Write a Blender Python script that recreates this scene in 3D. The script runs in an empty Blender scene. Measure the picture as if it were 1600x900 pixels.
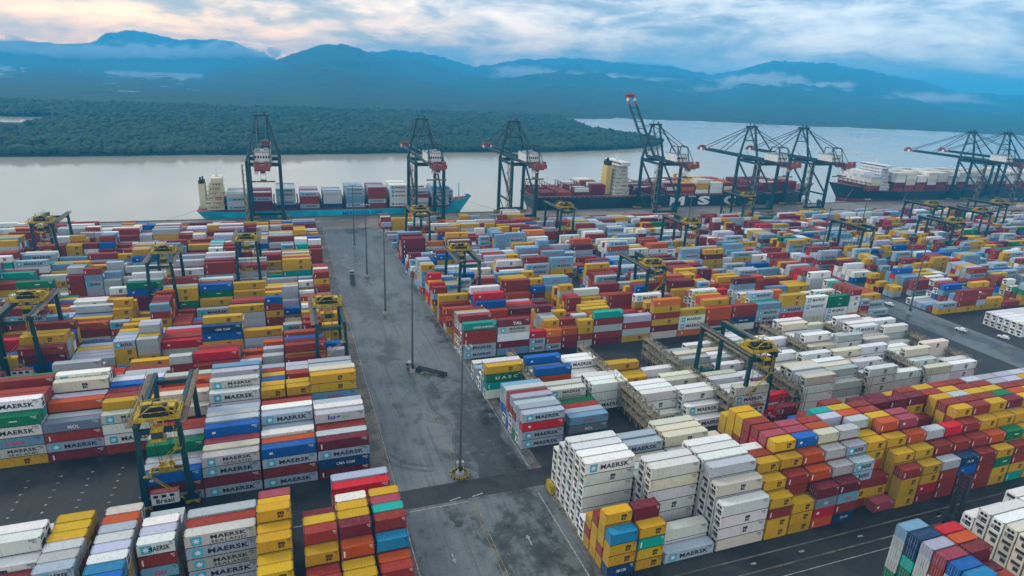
import bpy, math, random
import numpy as np
from mathutils import Matrix, Vector

random.seed(7)
S = bpy.context.scene
COL = S.collection

# ------------------------------------------------------------------ camera
H = 96.0
R = np.array([[0.94173259, -0.06558495, 0.32990657],
              [-0.33316144, -0.3168655, 0.88803137],
              [0.04629452, -0.94620023, -0.32025295]])   # rows: world axes in camera (right, down, forward)
F = 980.892
cam_d = bpy.data.cameras.new('camera')
cam = bpy.data.objects.new('camera', cam_d)
COL.objects.link(cam)
cam_d.sensor_width = 36.0
cam_d.lens = F / 1600.0 * 36.0
cam_d.clip_start = 1.0
cam_d.clip_end = 40000.0
_m = Matrix.Identity(4)
for i in range(3):
    _m[i][0] = R[i][0]
    _m[i][1] = -R[i][1]
    _m[i][2] = -R[i][2]
_m[2][3] = H
cam.matrix_world = _m
S.camera = cam

def proj(p):
    q = (np.asarray(p, float) - np.array([0, 0, H])) @ R
    return 800 + F * q[..., 0] / q[..., 2], 450 + F * q[..., 1] / q[..., 2], q[..., 2]

# ------------------------------------------------------------------ world, sun, exposure
SUN_EL, SUN_AZ = math.radians(38), math.radians(-50)     # azimuth from +Y towards +X
S.view_settings.view_transform = 'Standard'
S.view_settings.look = 'None'
S.view_settings.exposure = 0.14
S.view_settings.gamma = 1.0
W = bpy.data.worlds.new('World')
S.world = W
W.use_nodes = True
nt = W.node_tree
nt.nodes.clear()
def N(t, typ, **kw):
    n = t.nodes.new(typ)
    for k, v in kw.items():
        setattr(n, k, v)
    return n
def mathn(t, op, a, b=None, c=None, clamp=False):
    n = t.nodes.new('ShaderNodeMath'); n.operation = op; n.use_clamp = clamp
    for i, v in enumerate((a, b, c)):
        if v is None: continue
        if isinstance(v, (int, float)): n.inputs[i].default_value = v
        else: t.links.new(v, n.inputs[i])
    return n.outputs[0]
def ramp(t, fac, stops, interp='LINEAR'):
    n = t.nodes.new('ShaderNodeValToRGB')
    n.color_ramp.interpolation = interp
    e = n.color_ramp.elements
    while len(e) < len(stops): e.new(0.5)
    for el, (p, c) in zip(e, stops):
        el.position = p
        el.color = (*c, 1) if len(c) == 3 else c
    t.links.new(fac, n.inputs[0])
    return n.outputs[0]
def mix(t, fac, a, b, blend='MIX'):
    n = t.nodes.new('ShaderNodeMix'); n.data_type = 'RGBA'; n.blend_type = blend
    for idx, v in ((0, fac), (6, a), (7, b)):
        if isinstance(v, (int, float)): n.inputs[idx].default_value = v
        elif isinstance(v, tuple): n.inputs[idx].default_value = (*v, 1) if len(v) == 3 else v
        else: t.links.new(v, n.inputs[idx])
    return n.outputs[2]
def noise(t, vec, scale, detail=3, rough=0.55, dim='3D'):
    n = t.nodes.new('ShaderNodeTexNoise'); n.noise_dimensions = dim
    n.inputs['Scale'].default_value = scale; n.inputs['Detail'].default_value = detail
    n.inputs['Roughness'].default_value = rough
    if vec is not None: t.links.new(vec, n.inputs['Vector'])
    return n.outputs['Fac']

sky = N(nt, 'ShaderNodeTexSky', sky_type='NISHITA', sun_disc=False)
sky.sun_elevation = SUN_EL
sky.sun_rotation = SUN_AZ
sky.air_density = 1.2; sky.dust_density = 2.0
tc = N(nt, 'ShaderNodeTexCoord')
sep = N(nt, 'ShaderNodeSeparateXYZ'); nt.links.new(tc.outputs['Generated'], sep.inputs[0])
# clouds: streaks flattened towards the horizon
mp = N(nt, 'ShaderNodeMapping'); mp.inputs['Scale'].default_value = (1.0, 1.0, 3.6)
nt.links.new(tc.outputs['Generated'], mp.inputs['Vector'])
n1 = noise(nt, mp.outputs[0], 6.5, 9, 0.55)
for _n in nt.nodes:
    if _n.type == 'TEX_NOISE': _n.inputs['Distortion'].default_value = 0.45
mp2 = N(nt, 'ShaderNodeMapping'); mp2.inputs['Scale'].default_value = (1.0, 1.0, 3.4); mp2.inputs['Location'].default_value = (3.1, 1.7, 0.4)
nt.links.new(tc.outputs['Generated'], mp2.inputs['Vector'])
n2 = noise(nt, mp2.outputs[0], 17.0, 8, 0.6)
nn = mathn(nt, 'ADD', mathn(nt, 'MULTIPLY', n1, 0.7), mathn(nt, 'MULTIPLY', n2, 0.3))
cloudcol = ramp(nt, nn, [(0.40, (3.6, 4.7, 6.2)), (0.47, (5.8, 6.5, 7.4)), (0.51, (8.2, 8.3, 8.5)), (0.56, (10.4, 10.1, 9.6)), (0.62, (13.2, 12.3, 11.0))])
cover = ramp(nt, n1, [(0.30, (0.55, 0.55, 0.55)), (0.48, (0.95, 0.95, 0.95))])
# warm dawn glow low on the left, clearer blue on the right
az = mathn(nt, 'ARCTAN2', sep.outputs[0], sep.outputs[1])
gl = mathn(nt, 'SUBTRACT', az, math.radians(-13))
gl = mathn(nt, 'MULTIPLY', gl, 2.5)
gl = mathn(nt, 'MULTIPLY', gl, gl)
gl = mathn(nt, 'POWER', 2.718, mathn(nt, 'MULTIPLY', gl, -1.0))
el = mathn(nt, 'MAXIMUM', sep.outputs[2], 0.0)
low = mathn(nt, 'POWER', 2.718, mathn(nt, 'MULTIPLY', el, -3.5))
glow = mathn(nt, 'MULTIPLY', gl, low)
cloudw = mix(nt, glow, cloudcol, mix(nt, 1.0, cloudcol, (1.10, 1.07, 0.95), 'MULTIPLY'))
right = mathn(nt, 'MULTIPLY', mathn(nt, 'SUBTRACT', az, math.radians(12)), 1.4, clamp=True)
right = mathn(nt, 'MULTIPLY', right, low, clamp=True)
hor = mathn(nt, 'POWER', 2.718, mathn(nt, 'MULTIPLY', el, -24.0))
hor = mathn(nt, 'MULTIPLY', hor, mathn(nt, 'MULTIPLY_ADD', gl, 0.72, 0.28))
cloudw = mix(nt, hor, cloudw, mix(nt, 1.0, cloudw, (9.0, 4.3, 0.6), 'MULTIPLY'))
cloudw = mix(nt, right, cloudw, mix(nt, 1.0, cloudw, (0.60, 0.80, 1.02), 'MULTIPLY'))
skyc = mix(nt, cover, sky.outputs[0], cloudw)
bg = N(nt, 'ShaderNodeBackground'); bg.inputs['Strength'].default_value = 0.118
nt.links.new(skyc, bg.inputs['Color'])
wo = N(nt, 'ShaderNodeOutputWorld'); nt.links.new(bg.outputs[0], wo.inputs['Surface'])

sd = bpy.data.lights.new('sun', 'SUN')
sd.energy = 1.5; sd.angle = math.radians(14); sd.color = (1.0, 0.95, 0.88)
sun = bpy.data.objects.new('sun', sd); COL.objects.link(sun)
_d = Vector((math.sin(SUN_AZ) * math.cos(SUN_EL), math.cos(SUN_AZ) * math.cos(SUN_EL), math.sin(SUN_EL)))
sun.rotation_euler = _d.to_track_quat('Z', 'Y').to_euler()
S.cycles.volume_bounces = 1
S.cycles.max_bounces = 6
S.cycles.diffuse_bounces = 1
S.cycles.glossy_bounces = 2
S.cycles.transparent_max_bounces = 4
S.cycles.use_denoising = True

# ------------------------------------------------------------------ materials
def mat(name, col, rough=0.6, metal=0.0, var=0.0, vscale=1.0, coords='Object', spec=0.4):
    m = bpy.data.materials.new(name); m.use_nodes = True
    t = m.node_tree; b = t.nodes['Principled BSDF']
    b.inputs['Roughness'].default_value = rough; b.inputs['Metallic'].default_value = metal
    b.inputs['Specular IOR Level'].default_value = spec
    b.inputs['Base Color'].default_value = (*col, 1)
    if var:
        c = N(t, 'ShaderNodeTexCoord')
        f = noise(t, c.outputs[coords], vscale, 5, 0.65)
        lo = tuple(max(0, x * (1 - var)) for x in col); hi = tuple(min(1, x * (1 + var)) for x in col)
        t.links.new(ramp(t, f, [(0.3, lo), (0.7, hi)]), b.inputs['Base Color'])
    return m

def paint_mat(name, source):
    """painted container steel: colour of its own per object or per face, faded and streaked with dirt"""
    m = bpy.data.materials.new(name); m.use_nodes = True
    t = m.node_tree; b = t.nodes['Principled BSDF']
    b.inputs['Specular IOR Level'].default_value = 0.08
    if source == 'object':
        oi = N(t, 'ShaderNodeObjectInfo'); c = oi.outputs['Color']
    else:
        a = N(t, 'ShaderNodeAttribute', attribute_name='Col'); c = a.outputs['Color']
    g = N(t, 'ShaderNodeNewGeometry')
    big = noise(t, g.outputs['Position'], 0.55, 5, 0.7)
    mp = N(t, 'ShaderNodeMapping'); mp.inputs['Scale'].default_value = (2.2, 2.2, 0.25)
    t.links.new(g.outputs['Position'], mp.inputs[0])
    streak = noise(t, mp.outputs[0], 1.4, 4, 0.7)
    faded = mix(t, mathn(t, 'MULTIPLY', ramp(t, big, [(0.35, (0, 0, 0)), (0.75, (1, 1, 1))]), 0.06), c, (0.36, 0.34, 0.31))
    rusty = mix(t, mathn(t, 'MULTIPLY', ramp(t, streak, [(0.54, (0, 0, 0)), (0.74, (1, 1, 1))]), 0.5), faded, (0.075, 0.045, 0.028))
    sn = N(t, 'ShaderNodeSeparateXYZ'); t.links.new(g.outputs['Normal'], sn.inputs[0])
    spots = noise(t, g.outputs['Position'], 1.15, 6, 0.75)
    roof = mathn(t, 'MULTIPLY', mathn(t, 'GREATER_THAN', sn.outputs[2], 0.6), mathn(t, 'MULTIPLY', ramp(t, spots, [(0.50, (0, 0, 0)), (0.74, (1, 1, 1))]), 0.38))
    rusty = mix(t, roof, rusty, (0.26, 0.21, 0.165))
    patch = noise(t, g.outputs['Position'], 0.8, 7, 0.8)
    rusty = mix(t, mathn(t, 'MULTIPLY', ramp(t, patch, [(0.66, (0, 0, 0)), (0.70, (1, 1, 1))]), 0.6), rusty, (0.11, 0.045, 0.022))
    t.links.new(rusty, b.inputs['Base Color'])
    t.links.new(mathn(t, 'MULTIPLY_ADD', big, 0.3, 0.42), b.inputs['Roughness'])
    return m

M_PAINT = paint_mat('container_paint', 'object')
M_FACE = paint_mat('container_paint_by_face', 'face')
M_DARK = mat('dark_rubber_and_rail_shade', (0.012, 0.013, 0.014), 0.7)
M_POLE = mat('dull_pole_steel', (0.10, 0.11, 0.12), 0.6, 0.2, 0.3, 2)
M_STEEL = mat('galvanised_steel', (0.30, 0.31, 0.32), 0.45, 0.3, 0.3, 3)
M_TEAL = mat('dark_teal_crane_paint', (0.003, 0.040, 0.048), 0.5, 0, 0.35, 0.4)
M_TEALL = mat('faded_teal_crane_paint', (0.02, 0.10, 0.105), 0.5, 0, 0.35, 0.4)
M_YEL = mat('safety_yellow_paint', (0.40, 0.28, 0.008), 0.6, 0, 0.6, 1.1)
M_WHITE = mat('white_paint', (0.72, 0.73, 0.72), 0.5, 0, 0.2, 0.7)
M_RED = mat('crane_red_paint', (0.27, 0.055, 0.05), 0.5, 0, 0.35, 0.7)
M_RUSTB = mat('brown_walkway_steel', (0.16, 0.115, 0.075), 0.75, 0, 0.45, 1.2)
M_LATT = mat('weathered_rack_steel', (0.24, 0.195, 0.125), 0.8, 0, 0.4, 0.8)
M_GLASS = mat('dark_window_glass', (0.02, 0.03, 0.035), 0.08, 0, spec=0.7)
M_BLACK = mat('black_lettering', (0.012, 0.015, 0.03), 0.5)
M_LETW = mat('white_lettering', (0.78, 0.78, 0.76), 0.5)
M_CYAN = mat('light_blue_emblem', (0.03, 0.42, 0.56), 0.5)
M_BLUEL = mat('dark_blue_lettering', (0.02, 0.06, 0.30), 0.5)
M_GREENL = mat('green_lettering', (0.12, 0.50, 0.12), 0.5)
M_REDL = mat('red_lettering', (0.65, 0.03, 0.05), 0.5)
M_BROWNL = mat('dark_brown_emblem', (0.05, 0.022, 0.008), 0.5)
M_CONC = mat('concrete', (0.32, 0.30, 0.27), 0.85, 0, 0.3, 0.5)
M_CYHULL = mat('cyan_hull_paint', (0.0, 0.46, 0.62), 0.45, 0, 0.2, 0.15)
M_REDHULL = mat('red_bottom_paint', (0.20, 0.025, 0.03), 0.55, 0, 0.3, 0.15)
M_BLKHULL = mat('black_hull_paint', (0.010, 0.030, 0.045), 0.5, 0, 0.4, 0.1)
M_CREAM = mat('cream_ship_paint', (0.70, 0.61, 0.42), 0.5, 0, 0.15, 0.3)
M_DECK = mat('red_brown_deck', (0.20, 0.06, 0.055), 0.7, 0, 0.4, 0.3)
M_CHASS = mat('black_chassis', (0.02, 0.022, 0.025), 0.6, 0, 0.3, 2)

# ------------------------------------------------------------------ mesh builder
class MB:
    def __init__(s): s.v = []; s.f = []; s.mi = []; s.c = []
    def add(s, vs, fs, mi=0, col=None):
        o = len(s.v); s.v += [tuple(p) for p in vs]
        for f in fs:
            s.f.append(tuple(i + o for i in f)); s.mi.append(mi); s.c.append(col)
        return s
    def box(s, x0, y0, z0, x1, y1, z1, mi=0, col=None, skip=''):
        vs = [(x0,y0,z0),(x1,y0,z0),(x1,y1,z0),(x0,y1,z0),(x0,y0,z1),(x1,y0,z1),(x1,y1,z1),(x0,y1,z1)]
        fs = []
        if 'b' not in skip: fs.append((0,3,2,1))
        if 't' not in skip: fs.append((4,5,6,7))
        if 'f' not in skip: fs.append((0,1,5,4))
        if 'r' not in skip: fs.append((1,2,6,5))
        if 'k' not in skip: fs.append((2,3,7,6))
        if 'l' not in skip: fs.append((3,0,4,7))
        return s.add(vs, fs, mi, col)
    def bar(s, a, b, w, h=None, mi=0, col=None, w2=None, h2=None):
        a = Vector(a); b = Vector(b); h = h or w; d = (b - a)
        if d.length < 1e-6: return s
        d.normalize()
        up = Vector((0, 0, 1)) if abs(d.z) < 0.95 else Vector((0, 1, 0))
        sx = d.cross(up).normalized(); sy = sx.cross(d).normalized()
        w2 = w2 or w; h2 = h2 or h
        vs = []
        for p, ww, hh in ((a, w, h), (b, w2, h2)):
            for i, j in ((-1,-1),(1,-1),(1,1),(-1,1)):
                vs.append(p + sx * (i * ww / 2) + sy * (j * hh / 2))
        return s.add(vs, [(3,2,1,0),(4,5,6,7),(0,1,5,4),(1,2,6,5),(2,3,7,6),(3,0,4,7)], mi, col)
    def cyl(s, a, b, r, n=10, mi=0, r2=None, col=None):
        a = Vector(a); b = Vector(b); d = (b - a).normalized()
        up = Vector((0, 0, 1)) if abs(d.z) < 0.95 else Vector((0, 1, 0))
        sx = d.cross(up).normalized(); sy = sx.cross(d).normalized()
        r2 = r if r2 is None else r2
        vs = [p + (sx * math.cos(2*math.pi*i/n) + sy * math.sin(2*math.pi*i/n)) * rr for p, rr in ((a, r), (b, r2)) for i in range(n)]
        fs = [(i, (i+1) % n, n + (i+1) % n, n + i) for i in range(n)]
        fs += [tuple(range(n-1, -1, -1)), tuple(range(n, 2*n))]
        return s.add(vs, fs, mi, col)
    def mesh(s, name, mats, colour=False):
        me = bpy.data.meshes.new(name)
        me.from_pydata(s.v, [], s.f)
        for m in (mats if isinstance(mats, (list, tuple)) else [mats]): me.materials.append(m)
        if any(s.mi): me.polygons.foreach_set('material_index', s.mi)
        if colour:
            at = me.attributes.new('Col', 'FLOAT_COLOR', 'FACE')
            at.data.foreach_set('color', np.array([(*c, 1.0) for c in s.c], dtype=np.float32).ravel())
        me.update()
        return me
    def build(s, name, mats, parent=None, loc=None, colour=False):
        return obj(name, s.mesh(name, mats, colour), parent, loc)

def obj(name, me, parent=None, loc=None):
    o = bpy.data.objects.new(name, me); COL.objects.link(o)
    if parent: o.parent = parent
    if loc: o.location = loc
    return o
def tag(o, label=None, cat=None, group=None, kind=None):
    if label: o['label'] = label
    if cat: o['category'] = cat
    if group: o['group'] = group
    if kind: o['kind'] = kind
    return o
def empty(name, loc, label, cat, group=None, rz=0.0):
    o = bpy.data.objects.new(name, None); COL.objects.link(o)
    o.location = loc; o.rotation_euler = (0, 0, rz); o.empty_display_size = 0.5
    return tag(o, label, cat, group)
def copy_tree(o, parent=None):
    c = o.copy(); COL.objects.link(c); c.parent = parent
    for ch in list(o.children): copy_tree(ch, c)
    return c

_txt = {}
def text_raw(body, size, bold=0.02):
    k = (body, size, bold)
    if k not in _txt:
        cu = bpy.data.curves.new('t', 'FONT'); cu.body = body; cu.size = size
        cu.resolution_u = 2; cu.offset = bold; cu.space_character = 1.08; cu.align_x = 'LEFT'
        ob = bpy.data.objects.new('t', cu)
        me = bpy.data.meshes.new_from_object(ob)
        vs = [tuple(v.co) for v in me.vertices]; fs = [tuple(p.vertices) for p in me.polygons]
        bpy.data.objects.remove(ob); bpy.data.curves.remove(cu); bpy.data.meshes.remove(me)
        x0 = min(v[0] for v in vs); y0 = min(v[1] for v in vs)
        _txt[k] = ([(v[0] - x0, v[1] - y0) for v in vs], fs, max(v[0] for v in vs) - x0, max(v[1] for v in vs) - y0)
    return _txt[k]
def put_text(mb, body, x, z, width, height, y=0.0, mi=0, col=None, bold=0.02):
    """flat lettering in the XZ plane facing -Y, stretched to width x height"""
    v, f, w, h = text_raw(body, 1.0, bold)
    mb.add([(x + a * width / w, y, z + b * height / h) for a, b in v], f, mi, col)
def star(mb, cx, cz, r, y, mi, col=None):
    pts = [(cx, y, cz)]
    for i in range(14):
        a = math.pi/2 + i * math.pi / 7; rr = r if i % 2 == 0 else r * 0.45
        pts.append((cx + rr * math.cos(a), y, cz + rr * math.sin(a)))
    mb.add(pts, [(0, 1 + i, 1 + (i + 1) % 14) for i in range(14)], mi, col)

# ------------------------------------------------------------------ the setting: ground, water, land, haze
def fbm(x, y, seed=0, oct=5):
    """cheap value noise on numpy arrays"""
    rs = np.random.RandomState(seed); tab = rs.rand(256, 256)
    out = np.zeros_like(x, float); amp = 0.5; tot = 0
    for o in range(oct):
        xi = np.floor(x).astype(int); yi = np.floor(y).astype(int); fx = x - xi; fy = y - yi
        fx = fx*fx*(3-2*fx); fy = fy*fy*(3-2*fy)
        a = tab[xi % 256, yi % 256]; b = tab[(xi+1) % 256, yi % 256]; c = tab[xi % 256, (yi+1) % 256]; d = tab[(xi+1) % 256, (yi+1) % 256]
        out += amp * ((a*(1-fx) + b*fx)*(1-fy) + (c*(1-fx) + d*fx)*fy); tot += amp
        x = x*2.03 + 17.3; y = y*2.03 + 9.1; amp *= 0.5
    return out / tot

def ground_mat(name, dark, light, scale, rough=(0.25, 0.75), stretch=(1, 1, 1), pale=0.5):
    m = bpy.data.materials.new(name); m.use_nodes = True
    t = m.node_tree; b = t.nodes['Principled BSDF']
    g = N(t, 'ShaderNodeNewGeometry')
    mp = N(t, 'ShaderNodeMapping'); mp.inputs['Scale'].default_value = stretch
    t.links.new(g.outputs['Position'], mp.inputs[0])
    a = noise(t, mp.outputs[0], scale, 6, 0.62)
    d = noise(t, g.outputs['Position'], scale * 9, 4, 0.7)
    e = noise(t, g.outputs['Position'], 1.9, 3, 0.6)
    vo = N(t, 'ShaderNodeTexVoronoi'); vo.inputs['Scale'].default_value = scale * 3.2; vo.inputs['Randomness'].default_value = 1.0; t.links.new(mp.outputs[0], vo.inputs['Vector'])
    sv = N(t, 'ShaderNodeSeparateColor'); t.links.new(vo.outputs['Color'], sv.inputs[0])
    scuff = noise(t, g.outputs['Position'], 0.5, 6, 0.72)
    f = mathn(t, 'ADD', mathn(t, 'ADD', mathn(t, 'MULTIPLY', a, 0.66), mathn(t, 'MULTIPLY', d, 0.26)), mathn(t, 'MULTIPLY', sv.outputs[0], 0.08))
    c = ramp(t, f, [(pale - 0.055, dark), (pale - 0.015, tuple((x*0.75 + y*0.25) for x, y in zip(dark, light))), (pale + 0.015, tuple((x*0.35 + y*0.65) for x, y in zip(dark, light))), (pale + 0.09, light)])
    c = mix(t, mathn(t, 'MULTIPLY', ramp(t, e, [(0.5, (0, 0, 0)), (0.8, (1, 1, 1))]), 0.35), c, tuple(x * 0.55 for x in dark))
    ms = N(t, 'ShaderNodeMapping'); ms.inputs['Scale'].default_value = (0.9, 0.025, 1); t.links.new(g.outputs['Position'], ms.inputs[0])
    lane = noise(t, ms.outputs[0], 1.0, 5, 0.6)
    c = mix(t, mathn(t, 'MULTIPLY', ramp(t, lane, [(0.52, (0, 0, 0)), (0.66, (1, 1, 1))]), 0.4), c, tuple(x * 0.9 for x in dark))
    br = N(t, 'ShaderNodeTexBrick'); br.inputs['Scale'].default_value = 1.0; br.inputs['Brick Width'].default_value = 9.0; br.inputs['Row Height'].default_value = 5.5; br.inputs['Mortar Size'].default_value = 0.09
    t.links.new(g.outputs['Position'], br.inputs['Vector'])
    c = mix(t, mathn(t, 'MULTIPLY', br.outputs['Fac'], 0.22), c, tuple(x * 0.5 for x in dark))
    c = mix(t, mathn(t, 'MULTIPLY', ramp(t, scuff, [(0.60, (0, 0, 0)), (0.72, (1, 1, 1))]), 0.45), c, tuple(min(.5, x * 1.7) for x in light))
    t.links.new(c, b.inputs['Base Color'])
    t.links.new(ramp(t, f, [(pale - 0.1, (rough[0],)*3), (pale + 0.1, (rough[1],)*3)]), b.inputs['Roughness'])
    b.inputs['Specular IOR Level'].default_value = 0.38
    return m
M_ASPH = ground_mat('yard_asphalt', (0.009, 0.010, 0.011), (0.036, 0.037, 0.036), 0.045, (0.5, 0.85))
M_ROAD = ground_mat('worn_road_asphalt', (0.020, 0.023, 0.024), (0.140, 0.162, 0.166), 0.030, (0.22, 0.65), (1.7, 0.8, 1), 0.475)
M_QUAY = ground_mat('quay_concrete', (0.14, 0.12, 0.10), (0.26, 0.22, 0.19), 0.03, (0.5, 0.85))
M_SHOUL = ground_mat('stained_concrete_strip', (0.07, 0.062, 0.052), (0.19, 0.165, 0.135), 0.12, (0.5, 0.85))
M_WALL = mat('quay_wall', (0.12, 0.10, 0.085), 0.85, 0, 0.3, 0.1)
M_LINEW = mat('worn_white_road_paint', (0.30, 0.30, 0.29), 0.7, 0, 0.7, 1.5)
M_LINEY = mat('worn_yellow_road_paint', (0.20, 0.15, 0.045), 0.7, 0, 0.75, 0.6)

def sheet(name, x0, y0, x1, y1, z, m, kind='structure'):
    o = MB().add([(x0, y0, z), (x1, y0, z), (x1, y1, z), (x0, y1, z)], [(0, 1, 2, 3)]).build(name, m)
    tag(o, kind=kind); return o

QY = 434.0
gmb = MB(); gmb.box(-1200, -250, -9, 1600, QY, 0, skip='b')
tag(gmb.build('ground', M_ASPH), kind='structure')
sheet('road', 21.0, 40, 55.5, 405, 0.004, M_ROAD)
sheet('side_road', 258, 60, 279, 405, 0.004, M_ROAD)
sheet('quay_apron', -1200, 398, 1600, QY, 0.006, M_QUAY)
sheet('road_shoulder', 15.8, 40, 21.0, 404, 0.008, M_SHOUL)
sheet('road_shoulder', 55.5, 40, 58.0, 404, 0.008, M_SHOUL)
sheet('front_road', 58.2, 40, 258, 80.5, 0.004, M_ASPH)
sheet('cross_road', -150, 120.6, 257, 127.6, 0.010, M_ASPH)
km = MB(); km.box(58.3, 80.6, 0, 300, 81.0, 0.14); km.box(58.3, 84.6, 0, 300, 84.9, 0.12)
tag(km.build('kerb', M_SHOUL), kind='structure')
cm = MB(); cm.box(-1200, QY - 0.6, 0.006, 1600, QY + 0.25, 0.45); 
tag(cm.build('quay_kerb', M_WALL), kind='structure')
# painted markings on the main road and the slot marks of the empty ground
mk = MB()
def flat(mb, pts, z, mi=0): mb.add([(x, y, z) for x, y in pts], [tuple(range(len(pts)))], mi)
def line(mb, a, b, w, z, mi=0):
    a = Vector((*a, 0)); b = Vector((*b, 0)); d = (b - a).normalized(); s = Vector((-d.y, d.x, 0)) * w / 2
    flat(mb, [(p.x, p.y) for p in (a - s, b - s, b + s, a + s)][::1], z, mi)
for x in (36.6, 37.5):
    line(mk, (x, 40), (x, 119), 0.16, 0.014, 1)
    [line(mk, (x, y), (x, y + 5.5), 0.12, 0.014, 1) for y in np.arange(129, 240, 8.5)]
line(mk, (20.4, 40), (20.4, 119), 0.22, 0.014); line(mk, (53.3, 40), (53.3, 118), 0.24, 0.014)
for y in np.arange(60, 118, 3.2): line(mk, (56.7, y), (56.7, y + 1.5), 0.22, 0.014)
line(mk, (20.6, 129), (20.6, 400), 0.16, 0.014); line(mk, (54.9, 129), (54.9, 400), 0.16, 0.014)
line(mk, (70, 78.2), (256, 78.2), 0.16, 0.014)
def arrow(cx, cy, d, L=3.4):
    line(mk, (cx, cy - d * L / 2), (cx, cy + d * L * 0.2), 0.26, 0.014)
    y0 = cy + d * L * 0.2; y1 = cy + d * L / 2
    p = [(cx - 0.55, y0), (cx + 0.55, y0), (cx, y1)]
    flat(mk, p if d > 0 else p[::-1], 0.014)
arrow(28.1, 103, -1); arrow(45.3, 103.3, 1)
for cx in (33.5, 39.0): 
    line(mk, (cx - 1.6, 121.0), (cx + 1.2, 121.6), 0.3, 0.016)
line(mk, (22, 119.6), (36, 119.6), 0.2, 0.014)
rs = random.Random(3)
for i in range(7):
    for j in range(7):
        x = -36 - 6.4 * i + rs.uniform(-.2, .2); y = 139 + 2.75 * j
        for dx in (0, ):
            line(mk, (x - 0.35, y), (x + 0.35, y), 0.22, 0.014)
            if rs.random() < .6: line(mk, (x, y - 0.3), (x, y + 0.3), 0.2, 0.016)
for x in (88, 101, 118, 131, 143): line(mk, (x, 83), (x + 1.4, 83), 0.5, 0.014)
line(mk, (-150, 121.6), (20, 121.6), 0.18, 0.014)
o = mk.build('road_markings', [M_LINEW, M_LINEY]); tag(o, kind='structure')
# dark skid marks and wet tracks
M_TYRE = ground_mat('tyre_marks', (0.022, 0.024, 0.026), (0.055, 0.058, 0.06), 0.3, (0.4, 0.7))
tk = MB()
def arc(cx, cy, r, a0, a1, w, z):
    n = 14
    for i in range(n):
        t0 = math.radians(a0 + (a1 - a0) * i / n); t1 = math.radians(a0 + (a1 - a0) * (i + 1) / n)
        tk.add([(cx + (r - w/2) * math.cos(t0), cy + (r - w/2) * math.sin(t0), z), (cx + (r + w/2) * math.cos(t0), cy + (r + w/2) * math.sin(t0), z),
                (cx + (r + w/2) * math.cos(t1), cy + (r + w/2) * math.sin(t1), z), (cx + (r - w/2) * math.cos(t1), cy + (r - w/2) * math.sin(t1), z)], [(0, 1, 2, 3)])
for r in (12, 12.5, 14.2, 14.7): arc(33, 148, r, 200, 262, 0.22, 0.018)
for r in (17, 17.6, 21, 21.6): arc(60, 141, r, 150, 235, 0.22, 0.020)
for r in (9, 9.5, 16.5, 17): arc(54, 167, r, 120, 215, 0.22, 0.022)
tag(tk.build('tyre_marks', M_TYRE), kind='structure')

# water
m = bpy.data.materials.new('estuary_water'); m.use_nodes = True
t = m.node_tree; b = t.nodes['Principled BSDF']
b.inputs['Base Color'].default_value = (0.42, 0.37, 0.28, 1); b.inputs['Specular IOR Level'].default_value = 0.9; b.inputs['Roughness'].default_value = 0.10
b.inputs['IOR'].default_value = 1.33
g = N(t, 'ShaderNodeNewGeometry')
mp = N(t, 'ShaderNodeMapping'); mp.inputs['Scale'].default_value = (0.6, 1.0, 1)
t.links.new(g.outputs['Position'], mp.inputs[0])
wn = noise(t, mp.outputs[0], 0.16, 5, 0.6)
bp = N(t, 'ShaderNodeBump'); bp.inputs['Strength'].default_value = 0.07; bp.inputs['Distance'].default_value = 1.0
t.links.new(wn, bp.inputs['Height']); t.links.new(bp.outputs[0], b.inputs['Normal'])
big = noise(t, g.outputs['Position'], 0.006, 4, 0.6)
t.links.new(ramp(t, big, [(0.35, (0.07,)*3), (0.7, (0.22,)*3)]), b.inputs['Roughness'])
M_WATER = m
sheet('water', -14500, QY - 1, 15000, 10800, -3.0, M_WATER)

# wooded land and mountains
def forest_mat(name, lo, hi, sc):
    m = bpy.data.materials.new(name); m.use_nodes = True
    t = m.node_tree; b = t.nodes['Principled BSDF']
    g = N(t, 'ShaderNodeNewGeometry')
    a = noise(t, g.outputs['Position'], sc, 5, 0.65); c = noise(t, g.outputs['Position'], sc * 12, 3, 0.6)
    f = mathn(t, 'ADD', mathn(t, 'MULTIPLY', a, 0.6), mathn(t, 'MULTIPLY', c, 0.4))
    t.links.new(ramp(t, f, [(0.36, lo), (0.64, hi)]), b.inputs['Base Color'])
    b.inputs['Roughness'].default_value = 0.85; b.inputs['Specular IOR Level'].default_value = 0.15
    return m
M_LAND = forest_mat('mangrove_ground', (0.010, 0.035, 0.024), (0.035, 0.065, 0.035), 0.01)
M_HILL = forest_mat('wooded_mountain', (0.008, 0.028, 0.024), (0.030, 0.058, 0.038), 0.008)
M_TREES = forest_mat('mangrove_foliage', (0.007, 0.032, 0.026), (0.058, 0.092, 0.045), 0.02)
SHORE = [(-1700, 725), (-900, 742), (-262, 757), (-180, 764), (-94, 778), (0, 783), (95, 796), (150, 806), (204, 814), (333, 820), (440, 846), (520, 877),
         (580, 915), (618, 955), (626, 1005), (612, 1070), (585, 1180), (620, 1300), (665, 1494), (900, 2100), (-2500, 2100), (-2500, 700)]
lm = MB(); n = len(SHORE)
lm.add([(x, y, -1.2) for x, y in SHORE] + [(x, y, -4) for x, y in SHORE], [tuple(range(n))] + [(i, n + i, n + (i + 1) % n, (i + 1) % n) for i in range(n)])
tag(lm.build('wooded_shore', M_LAND), kind='structure')
sheet('water_inlet', -900, 1120, -335, 1215, -1.1, M_WATER)
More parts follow.
